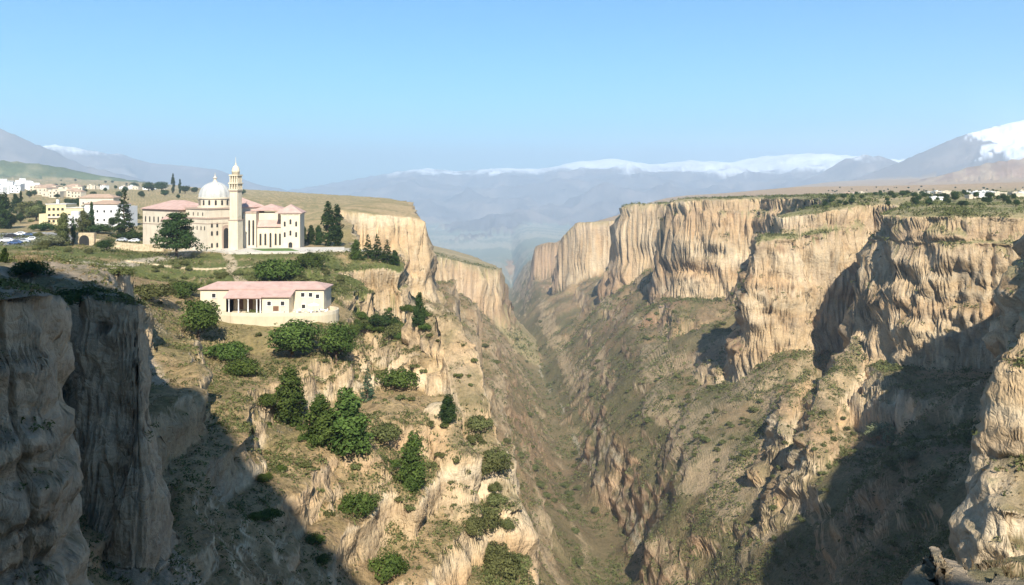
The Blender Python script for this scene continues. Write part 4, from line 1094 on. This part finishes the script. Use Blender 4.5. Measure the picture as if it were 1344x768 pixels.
    for zb, zt, hw in ((22.7, 24.6, 1.75), (25.1, 27.5, 1.6)):
        for i in range(4):
            for j in range(4):
                if i in (0, 3) or j in (0, 3):
                    x, y = -hw + i * hw * 2 / 3, -hw + j * hw * 2 / 3; w.box(x - .22, x + .22, y - .22, y + .22, zb, zt)
        w.box(-hw - .45, hw + .45, -hw - .45, hw + .45, zt, zt + .5)
        w.box(-hw * .42, hw * .42, -hw * .42, hw * .42, zb, zt)
    w.build('belfry', M['cream2'], mi)
    w = MB(); w.at(mx, my, math.radians(-12)); w.lathe(0, 0, [(1.6, 28.0), (1.6, 28.8), (1.75, 28.9), (1.65, 29.4), (1.45, 30.2), (1.1, 30.9), (.45, 31.3), (.3, 31.7), (.38, 32.0), (.1, 32.3), (.07, 34.2), (0, 34.3)], 20); w.build('cupola', M['cream2'], mi)
    # right-hand wing, square to the viewer
    B = math.radians(6)
    def fb(m, dx=0, dy=0): return m.at(13.2, 9.0, B)
    w = MB(); fb(w); w.box(-3.0, 1.6, 0, 9, -1, 13.6).build('tall_bay', M['cream'], root)
    w = MB(); fb(w); w.box(-3.15, 1.75, -.2, 9.2, 13.6, 14.2).build('cornice', M['band'], root)
    for x in (-.9, .6):
        w = MB(); fb(w); w.arch(x, 0, 1.5, .7, 9.5, .06).build('window', M['glass'], root)
    w = MB(); fb(w); w.box(1.6, 11.4, 2.2, 8, -1, 8.2).build('arcade_wall', M['cream'], root)
    w = MB(); fb(w); w.shed(1.65, 11.35, 1.7, 4.6, 8.2, 10.7).build('lean_to_roof', M['tile'], root)
    w = MB(); fb(w); w.box(1.6, 11.4, 4.6, 15, 8.2, 13.4).build('upper_wall', M['cream'], root)
    w = MB(); fb(w); w.hip(-1, 11.3, 4.6, 17, 14.3, 16.8, .3).build('roof', M['tile'], root)
    for k, x in enumerate((2.8, 4.6, 6.5, 8.4, 10.0)):
        w = MB(); fb(w); w.arch(x, 2.2, .2 if k in (2,) else 1.4, 1.25, 6.4 if k == 2 else 5.0, .14).build('arch_surround', M['cream2'], root)
        w = MB(); fb(w); w.arch(x, 2.06, .2 if k in (2,) else 1.4, .75, 5.8 if k == 2 else 4.4, .05).build('window', M['glass'], root)
    w = MB(); fb(w); w.box(11.0, 18.0, -1.6, 9, -1, 13.0).build('right_tower', M['cream'], root)
    w = MB(); fb(w); w.box(10.8, 18.2, -1.8, 9.2, 13.0, 13.5)
    for x in (11.3, 13.5, 15.6, 17.7): w.box(x - .25, x + .25, -1.85, -1.6, -1, 13.0)
    w.build('pilaster', M['cream2'], root)
    w = MB(); fb(w); w.hip(9.4, 18.2, -1.6, 9.2, 13.5, 16.8, .6).build('roof', M['tile'], root)
    for x, zz in ((12.4, 8.6), (14.5, 9.4), (16.6, 8.6), (12.4, 4.6), (14.5, 5.2), (16.6, 4.6)):
        w = MB(); fb(w); w.arch(x, -1.6, zz, .7, 1.9, .06).build('window', M['glass'], root)
    w = MB(); fb(w); w.arch(14.5, -1.6, -.3, 1.4, 3.0, .07).build('door', M['glass'], root)
build_mosque()

# ------------------------------------------------------------------ forecourt, lawn
def sheet(name, pts, z, mat, kind='structure', label=None, th=.25):
    w = MB(); n = len(pts)
    t = [w.v(x, y, z) for x, y in pts]; b = [w.v(x, y, z - th) for x, y in pts]
    w.face(t)
    for i in range(n): w.face((t[i], b[i], b[(i + 1) % n], t[(i + 1) % n]))
    o = w.build(name, mat); o['kind'] = kind
    if label: o['label'] = label
    return o
M['pave'] = plain('pale_paving', (.52, .48, .42), .9, .12, .5)
M['lawn'] = plain('lawn', (.10, .17, .045), .95, .25, .8)
fc = [W(262, 326, 296), W(300, 331, 283), W(400, 331, 283), W(452, 327, 292), W(452, 322, 305), W(330, 324, 303)]
sheet('forecourt', [p[:2] for p in fc], -24.35, M['pave'], th=1.2)
sheet('lawn', [W(330, 326, 296)[:2], W(345, 329, 287)[:2], W(392, 329, 287)[:2], W(380, 325, 298)[:2]], -24.25, M['lawn'], th=.3)

# ------------------------------------------------------------------ house on the terrace
def build_house():
    hx, hy, hz = HOUSE['x'], HOUSE['y'], HOUSE['z']
    root = empty('house', (hx, hy, hz)); tag(root, 'long low cream house with pink tiled roof and columned porch on a walled terrace', 'house')
    # local: 1 m ; front faces -y ; x from -17 to 17
    w = MB(); w.box(-17, 14.8, 0, 8.5, -1, 5.1).build('wall', M['cream2'], root)
    w = MB(); w.hip(-17, 14.8, 0, 8.5, 5.1, 6.7, .5, 3.4); rf = w.build('roof', M['tile'], root)
    w = MB(); w.box(-8.8, -2.9 - 5.5, -4.4, -.02, -1, 3.5).box(-8.8, -8.4, -4.4, -.05, -1, 3.45).build('side_wall', M['white'], root)
    # porch: lean-to on posts
    w = MB(); w.shed(-9.4, .2, -5.0, -.02, 3.5, 4.95).build('porch_roof', M['tile'], root)
    for x in (-8.0, -5.6, -3.2, -1.0, -.1):
        w = MB(); w.lathe(x, -4.6, [(.26, -.6), (.26, -.3), (.17, -.2), (.15, 3.0), (.24, 3.15), (.24, 3.25)], 10).build('column', M['white'], root)
    w = MB(); w.box(-8.4, .1, -4.75, -4.45, 3.25, 3.5).build('porch_beam', M['wood'], root)
    for x in (-6.6, -4.2, -1.9):
        w = MB(); w.box(x - .7, x + .7, -.08, 0, .0, 2.6).build('door', M['wood'], root)
    # second projecting room
    w = MB(); w.box(.2, 7.0, -4.2, -.02, -1, 3.7).build('projecting_room', M['cream2'], root)
    w = MB(); w.shed(.25, 7.6, -4.8, -.02, 3.75, 5.0).build('room_roof', M['tile'], root)
    for x, z, y in ((-13.5, 3.0, 0), (9.4, 3.2, 0), (11.4, 3.2, 0), (13.2, 2.8, 0), (9.6, .2, 0), (2.0, 1.6, -4.2), (5.4, 1.6, -4.2)):
        w = MB(); w.box(x - .55, x + .55, y - .1, y, z, z + 1.15).box(x - .65, x + .65, y - .16, y, z - .12, z); f = w.build('window', M['white'], root)
        w = MB(); w.box(x - .45, x + .45, y - .14, y - .1, z + .08, z + 1.07).build('pane', M['glass'], f)
    w = MB(); w.box(3.0, 4.4, -4.3, -4.2, -.5, 1.5).build('door', M['wood'], root)
    # terrace: slab with a rounded right end and a parapet
    edge = [(-11.5, -2.0), (-10.5, -6.5), (-6, -8.6), (2, -9.4), (9, -9.0)] + [(13.0 + 6.2 * math.cos(a), -3.0 + 6.0 * math.sin(a)) for a in [math.radians(q) for q in range(-90, 61, 15)]]
    t = empty('terrace', (hx, hy, hz)); tag(t, 'curved terrace platform with cream retaining wall and pale parapet before the house', 'terrace')
    w = MB(); n = len(edge); poly = edge + [(16.0, 2.8), (16.0, -.05), (-11.5, -.05)]
    tt = [w.v(x, y, -.3) for x, y in poly]; bb = [w.v(x * 1.0, y, -7.5) for x, y in poly]; w.face(tt)
    for i in range(len(poly)): w.face((tt[i], bb[i], bb[(i + 1) % len(poly)], tt[(i + 1) % len(poly)]))
    w.build('retaining_wall', M['retain'], t)
    w = MB(); pr = [w.v(x, y, z) for x, y in edge for z in (-.3, .55)]
    cxm = 3.0
    inn = [w.v(x + (cxm - x) * .022, y + (1 - y) * .035, z) for x, y in edge for z in (-.3, .55)]
    for i in range(n - 1):
        a, b_, c, d = pr[2 * i], pr[2 * i + 1], pr[2 * i + 2], pr[2 * i + 3]
        e, f, g, h = inn[2 * i], inn[2 * i + 1], inn[2 * i + 2], inn[2 * i + 3]
        w.face((a, c, d, b_)); w.face((e, f, h, g)); w.face((b_, d, h, f))
    w.build('parapet', M['cream2'], t)
    # furniture
    def table(x, y, lab):
        o = empty('garden_table', (hx + x, hy + y, hz - .3)); tag(o, lab, 'table', 'tables on the house terrace')
        w = MB(); w.lathe(0, 0, [(.75, .70), (.75, .76)], 20).build('table_top', M['white'], o)
        w = MB(); w.lathe(0, 0, [(.3, 0), (.3, .04), (.06, .06), (.06, .70)], 10).build('leg', M['white'], o)
    def chair(x, y, rz, lab):
        o = empty('garden_chair', (hx + x, hy + y, hz - .3), rz); tag(o, lab, 'chair', 'chairs on the house terrace')
        w = MB(); w.box(-.25, .25, -.25, .25, .42, .47).build('seat', M['white'], o)
        w = MB(); w.box(-.25, .25, .2, .25, .47, .95).build('backrest', M['white'], o)
        for sx in (-.22, .22):
            for sy in (-.22, .22): w = MB(); w.box(sx - .02, sx + .02, sy - .02, sy + .02, 0, .42).build('leg', M['white'], o)
    for k, (x, y, s) in enumerate(((9.5, -4.5, 'left'), (12.6, -5.2, 'middle'), (15.4, -3.4, 'right'))):
        table(x, y, 'round white garden table, %s one of three on the terrace' % s)
        for j in range(4):
            a = j * math.pi / 2 + .4 * k; chair(x + math.cos(a) * 1.1, y + math.sin(a) * 1.1, a - math.pi / 2, 'white garden chair drawn up to the %s terrace table' % s)
    def parasol(x, y, lab, m):
        o = empty('parasol', (hx + x, hy + y, hz - .3)); tag(o, lab, 'parasol')
        w = MB(); w.lathe(0, 0, [(.04, 0), (.04, 2.5)], 8).build('pole', M['white'], o)
        w = MB(); w.lathe(0, 0, [(1.5, 2.05), (1.45, 2.12), (.05, 2.62)], 8, False).build('canopy', m, o)
    parasol(13.2, -4.2, 'white open parasol over the middle terrace table', M['white'])
    w = MB(); w.box(3.6, 6.4, -6.6, -5.8, -.3, .5); o = w.build('planter', M['concrete']); o.location = (hx, hy, hz); tag(o, 'long pale stone planter on the terrace before the projecting room', 'planter')
build_house()

# ------------------------------------------------------------------ blocks beyond the car park
def block(name, px, py, Y, specs, label, cat='building', rz=0., z=None):
    """specs: list of (part, mat, x0,x1,y0,y1,z0,z1)"""
    x, y, _ = W(px, py, Y); zz = min(gz(x, y), gz(x + 6, y + 4)) if z is None else z
    o = empty(name, (x, y, zz), rz); tag(o, label, cat)
    return o
def windows(o, x0, x1, n, zs, y, w_=1.0, h_=1.3, frame='white'):
    for z in zs:
        for i in range(n):
            x = x0 + (x1 - x0) * (i + .5) / n
            w = MB(); w.box(x - w_ / 2 - .1, x + w_ / 2 + .1, y - .08, y, z - .1, z + h_ + .1); f = w.build('window', M[frame], o)
            w = MB(); w.box(x - w_ / 2, x + w_ / 2, y - .12, y - .08, z, z + h_).build('pane', M['glass'], f)
o = block('apartment_block', 50, 276, 430, None, 'stepped yellow flat-roofed block left of the white buildings', rz=.12)
MB().box(0, 5, 1, 12, -3, 6.6).build('low_wing', M['yellow'], o); MB().box(4, 14, 0, 13, -3, 11.5).build('wall', M['yellow'], o)
MB().box(14, 23, -.5, 12, -3, 9.6).build('wall', M['yellow'], o); MB().box(3.7, 14.3, -.3, 13.3, 11.5, 12.0).box(13.8, 23.2, -.8, 12.2, 9.6, 10.0).build('parapet', M['concrete'], o)
MB().box(7, 8.2, 5, 6.2, 12, 14.2).build('stair_tower', M['white'], o)
windows(o, 4.5, 13.5, 4, (2, 5.2, 8.4), 0, 1.2, 1.4, 'yellow'); windows(o, 14.6, 22.6, 3, (2, 5.2), -.5, 1.2, 1.4, 'yellow')
MB().box(5, 13, -1.1, 0, 4.5, 4.7).box(5, 13, -1.1, -1.0, 4.7, 5.4).build('balcony', M['concrete'], o)
o = block('villa', 88, 287, 400, None, 'small boxy white house with dark openings, lower than the blocks on either side', 'house', .1)
MB().box(0, 6, 0, 9, -3, 6.2).build('wall', M['white'], o); MB().box(6, 11.5, .8, 9, -3, 7.4).build('wall', M['white'], o); MB().box(1.2, 4.5, 2, 6, 6.2, 8.4).build('roof_room', M['white'], o)
MB().box(-.2, 6.2, -.2, 9.2, 6.2, 6.6).build('parapet', M['concrete'], o)
windows(o, .5, 5.6, 2, (1, 3.8), 0, 1.1, 1.3); windows(o, 6.3, 11.2, 2, (1.2, 4.4), .8, 1.3, 1.5)
o = block('apartment_block', 111, 288, 405, None, 'large plain white block with flat brown tiled roof behind the tiered conifer', rz=-.10)
MB().box(0, 17.5, 0, 12, -4, 11.5).build('wall', M['white'], o); MB().box(17.5, 21, 2, 12, -4, 10.5).build('stair_wing', M['white'], o)
MB().hip(0, 17.5, 0, 12, 11.5, 13.4, .6).build('roof', M['brown_tile'], o)
windows(o, 1.5, 16, 4, (3, 7.4), 0, 1.0, 1.2)
o = block('apartment_block', 104, 272, 520, None, 'low beige block with brown roof rising behind the large white block')
MB().box(0, 22, 0, 10, -3, 10).build('wall', M['cream'], o); MB().hip(0, 22, 0, 10, 10, 12.5, .6).build('roof', M['brown_tile'], o); windows(o, 1, 21, 6, (6,), 0, 1.1, 1.2)

# ------------------------------------------------------------------ far houses
HM = [stone_mat('house_render_%s' % n, c) for n, c in (('white', (.80, .80, .78)), ('sand', (.62, .54, .42)), ('grey', (.55, .54, .52)))]
def small_house(px, py, Y, w_, h_, k, label, group, flat=True):
    x, y, _ = W(px, py, Y)
    z = gz(x, y) if Y < 2900 else float(height(np.array([x]), np.array([y]))[0])
    o = empty('far_house', (x, y, z), random.uniform(-.5, .5)); tag(o, label, 'house', group)
    d = w_ * random.uniform(.6, .9)
    MB().box(-w_ / 2, w_ / 2, -d / 2, d / 2, -2.5, h_).build('wall', HM[k], o)
    if flat: MB().box(-w_ / 2 - .2, w_ / 2 + .2, -d / 2 - .2, d / 2 + .2, h_, h_ + .4).box(-w_ / 4, 0, -d / 4, d / 4, h_ + .4, h_ + .4 + h_ * .22).build('roof', HM[k], o)
    else: MB().hip(-w_ / 2, w_ / 2, -d / 2, d / 2, h_, h_ + w_ * .17, .3).build('roof', M['brown_tile'], o)
    if h_ > 2.4:
        n = 2 if w_ < 10 else 3
        for lv in range(1 if h_ < 5 else 2):
            for i in range(n):
                xx = -w_ / 2 + w_ * (i + .5) / n; MB().box(xx - .6, xx + .6, -d / 2 - .06, -d / 2, 1 + lv * 3, 2.4 + lv * 3).build('window', M['glass'], o)
rr = random.Random(4)
for i in range(30):
    px = rr.uniform(-14, 50); small_house(px, rr.uniform(243, 250), rr.uniform(820, 1050), rr.uniform(9, 16), rr.uniform(5, 11), 0, 'bright white flat-roofed house packed in the far town at the left border', 'white houses of the far town')
for i in range(22):
    small_house(rr.uniform(46, 105), rr.uniform(246, 252), rr.uniform(760, 950), rr.uniform(10, 18), rr.uniform(4, 7), 1, 'low sand-coloured house in the far row above the yellow block', 'sand-coloured houses above the yellow block', rr.random() < .5)
for i in range(18):
    small_house(rr.uniform(100, 215), rr.uniform(238, 250), rr.uniform(1100, 1500), rr.uniform(8, 12), rr.uniform(3.5, 6), rr.choice((0, 1)), 'tiny pale house scattered on the plain under the green hill', 'houses scattered under the green hill', rr.random() < .5)
for i in range(16):
    small_house(rr.uniform(1070, 1135), rr.uniform(247, 252), rr.uniform(900, 1100), rr.uniform(7, 12), rr.uniform(2.5, 4.5), rr.choice((0, 1)), 'tiny pale house in the distant hamlet on the right plateau skyline', 'houses of the distant plateau hamlet', rr.random() < .5)
for i in range(34):
    px = rr.uniform(1205, 1350); py = rr.uniform(258, 271); Y = 12.0 / (py - 240) * 1055 * 1.0
    small_house(px, py, Y, rr.uniform(3.5, 6.5), rr.uniform(1.3, 2.1), rr.choice((0, 1, 1, 2)), 'small low house among dark trees on the right plateau behind the cliff edge', 'houses on the right plateau behind the rim', True)

# ------------------------------------------------------------------ walls, cars, odds and ends
def wall_run(name, pts, h, th, mat, label):
    """low wall following the ground"""
    w = MB(); P = []
    for (a, b) in zip(pts[:-1], pts[1:]):
        n = max(1, int(math.hypot(b[0] - a[0], b[1] - a[1]) / 2.5))
        for i in range(n): P.append((a[0] + (b[0] - a[0]) * i / n, a[1] + (b[1] - a[1]) * i / n))
    P.append(pts[-1][:2]); prev = None
    for i, p in enumerate(P):
        q = P[min(i + 1, len(P) - 1)]; r_ = P[max(i - 1, 0)]
        dx, dy = q[0] - r_[0], q[1] - r_[1]; L = math.hypot(dx, dy) or 1; nx, ny = -dy / L * th / 2, dx / L * th / 2
        z = gz(p[0], p[1]); cur = [w.v(p[0] + s * nx, p[1] + s * ny, zz) for s, zz in ((-1, z - 1.5), (-1, z + h), (1, z + h), (1, z - 1.5))]
        if prev:
            for k in range(4): w.face((prev[k], prev[(k + 1) % 4], cur[(k + 1) % 4], cur[k]))
        else: w.face(cur)
        prev = cur
    w.face(prev[::-1]); o = w.build(name, mat); tag(o, label, 'wall'); return o
a = wall_run('stone_wall', [W(104, 322, 292), W(150, 324, 292), W(215, 326, 292)], 2.6, .6, M['drystone'], 'warm tan stone wall running from the small arch to the mosque')
x, y, _ = W(112, 322, 291.2); z = gz(x, y)
o = empty('arched_gateway', (x, y, z), 0); tag(o, 'small tan gateway with dark round arch at the left end of the stone wall', 'gateway')
MB().box(-3.6, 3.6, -.8, .8, -1, 4.4).build('wall', M['drystone'], o); MB().arch(0, -.8, -.3, 3.6, 3.9, .06).build('arch_shade', M['glass'], o)  # dark slab painted in for the shade within the arch
wall_run('low_wall', [W(165, 350, 251), W(230, 351, 253), W(300, 351, 255)], .45, .4, M['drystone'], 'thin pale dry stone line across the grassy bank under the mosque')
wall_run('low_wall', [W(52, 342, 226), W(80, 340, 228), W(92, 345, 222)], .7, .4, M['concrete'], 'short pale concrete kerb wall beside the grey yard')
wall_run('low_wall', [W(40, 318, 292), W(62, 322, 286), W(78, 327, 280)], .7, .4, M['concrete'], 'pale kerb wall along the car park edge')

CARM = [plain('car_paint_%s' % n, c, .35, .03) for n, c in (('white', (.75, .76, .78)), ('silver', (.42, .44, .47)), ('blue', (.06, .10, .20)), ('dark', (.03, .03, .035)))]
M['tyre'] = plain('tyre', (.02, .02, .02), .9)
def make_car():
    root = empty('parked_car')
    prof = [(-2.1, .35), (-2.15, .75), (-1.9, .95), (-1.2, 1.0), (-.6, 1.45), (.9, 1.48), (1.6, 1.05), (2.1, .9), (2.15, .4)]
    w = MB(); L = [w.v(x, -.82, z) for x, z in prof]; R = [w.v(x, .82, z) for x, z in prof]
    w.face(L); w.face(R[::-1])
    for i in range(len(prof)): j = (i + 1) % len(prof); w.face((L[i], R[i], R[j], L[j]))
    w.build('body', CARM[0], root)
    w = MB(); w.box(-.62, 1.1, -.84, .84, 1.06, 1.36); w.build('windows', M['glass'], root)
    for x in (-1.35, 1.35):
        for y in (-.78, .78):
            w = MB(); n = 14
            a = [w.v(x + .33 * math.cos(6.283 * i / n), y - .1, .33 + .33 * math.sin(6.283 * i / n)) for i in range(n)]; b = [w.v(x + .33 * math.cos(6.283 * i / n), y + .1, .33 + .33 * math.sin(6.283 * i / n)) for i in range(n)]
            w.face(a); w.face(b[::-1])
            for i in range(n): w.face((a[i], a[(i + 1) % n], b[(i + 1) % n], b[i]))
            w.build('wheel', M['tyre'], root)
    return root
car = make_car()
cars = [(9, 318, .3, 0, 'white car parked nearest the left border'), (20, 321, .2, 2, 'dark blue car parked between the white and silver cars'), (30, 319, .25, 1, 'silver car parked right of the dark blue one'), (41, 316, .4, 0, 'white car at the right end of the parked row'),
        (14, 312, .3, 3, 'black car in the rear row of the car park'), (26, 309, .35, 0, 'white car in the rear row of the car park'), (36, 311, .3, 2, 'dark blue car in the rear row of the car park'), (160, 317, .05, 1, 'silver car behind the stone wall near the tiered conifer'), (176, 318, .05, 0, 'white car behind the stone wall, closest to the mosque')]
for i, (px, py, rz, m, lab) in enumerate(cars):
    c = car if i == 0 else copy_tree(car)
    p = see(px, py); c.location = (p.x, p.y, gz(p.x, p.y) + .02); c.rotation_euler = (0, 0, rz); tag(c, lab, 'car', 'parked cars')
    for ch in c.children:
        if ch.name.startswith('body'):
            if i: ch.data = ch.data.copy()
            ch.data.materials[0] = CARM[m]
# ------------------------------------------------------------------ air, sky, sun, camera
def build_air():
    bm = bmesh.new(); bmesh.ops.create_cube(bm, size=1)
    me = bpy.data.meshes.new('haze'); 
    bmesh.ops.scale(bm, vec=(42000, 42000, 433.5 + 780), verts=bm.verts)
    bmesh.ops.translate(bm, vec=(0, 0, (780 - 433.5) / 2), verts=bm.verts)
    bm.to_mesh(me); bm.free()
    o = bpy.data.objects.new('haze', me); col.objects.link(o); o['kind'] = 'stuff'; o['label'] = 'pale blue haze filling the canyon and the far valley'; o['category'] = 'haze'
    m, nt = node_mat('haze_air'); b = NB(nt)
    v = b.n('ShaderNodeVolumePrincipled'); v.inputs['Color'].default_value = (.62, .78, .95, 1)
    v.inputs['Density'].default_value = HAZE; v.inputs['Anisotropy'].default_value = .1
    b.out(None, v.outputs[0]); me.materials.append(m)
HAZE = 1.45e-4
build_air()
sc = bpy.context.scene
w = bpy.data.worlds.new('World'); sc.world = w; w.use_nodes = True
nt = w.node_tree; bg = nt.nodes['Background']
sky = nt.nodes.new('ShaderNodeTexSky'); sky.sky_type = 'NISHITA'; sky.sun_disc = False
sky.sun_elevation = SUN_EL; sky.sun_rotation = math.pi - SUN_AZ
sky.altitude = 900; sky.air_density = 1.0; sky.dust_density = .3; sky.ozone_density = 1.0
tn = nt.nodes.new('ShaderNodeMix'); tn.data_type = 'RGBA'; tn.blend_type = 'MULTIPLY'; tn.inputs[0].default_value = 1
tn.inputs[7].default_value = (.30, .74, 1.0, 1); nt.links.new(sky.outputs[0], tn.inputs[6]); nt.links.new(tn.outputs[2], bg.inputs[0]); bg.inputs[1].default_value = .085
sun = bpy.data.lights.new('sun', 'SUN'); sun.energy = 4.9; sun.angle = math.radians(.5); sun.color = (1, .93, .80)
so = bpy.data.objects.new('sun', sun); col.objects.link(so)
sd = Vector((math.sin(SUN_AZ) * math.cos(SUN_EL), -math.cos(SUN_AZ) * math.cos(SUN_EL), math.sin(SUN_EL)))
so.rotation_euler = sd.to_track_quat('Z', 'Y').to_euler()
cd = bpy.data.cameras.new('camera'); cam = bpy.data.objects.new('camera', cd); col.objects.link(cam)
cam.location = (0, 0, 0); cam.rotation_euler = (math.pi / 2, 0, 0)
cd.sensor_width = 36; cd.lens = 36 * F_PX / 1344; cd.shift_y = -(384 - HY) / 1344
cd.clip_start = .3; cd.clip_end = 60000
sc.camera = cam
sc.view_settings.view_transform = 'Standard'; sc.view_settings.look = 'None'; sc.view_settings.gamma = 1; sc.view_settings.exposure = 1.0
sc.cycles.use_denoising = True
sc.cycles.volume_bounces = 1; sc.cycles.max_bounces = 6; sc.cycles.diffuse_bounces = 3
sc.cycles.use_adaptive_sampling = True; sc.cycles.adaptive_threshold = .015
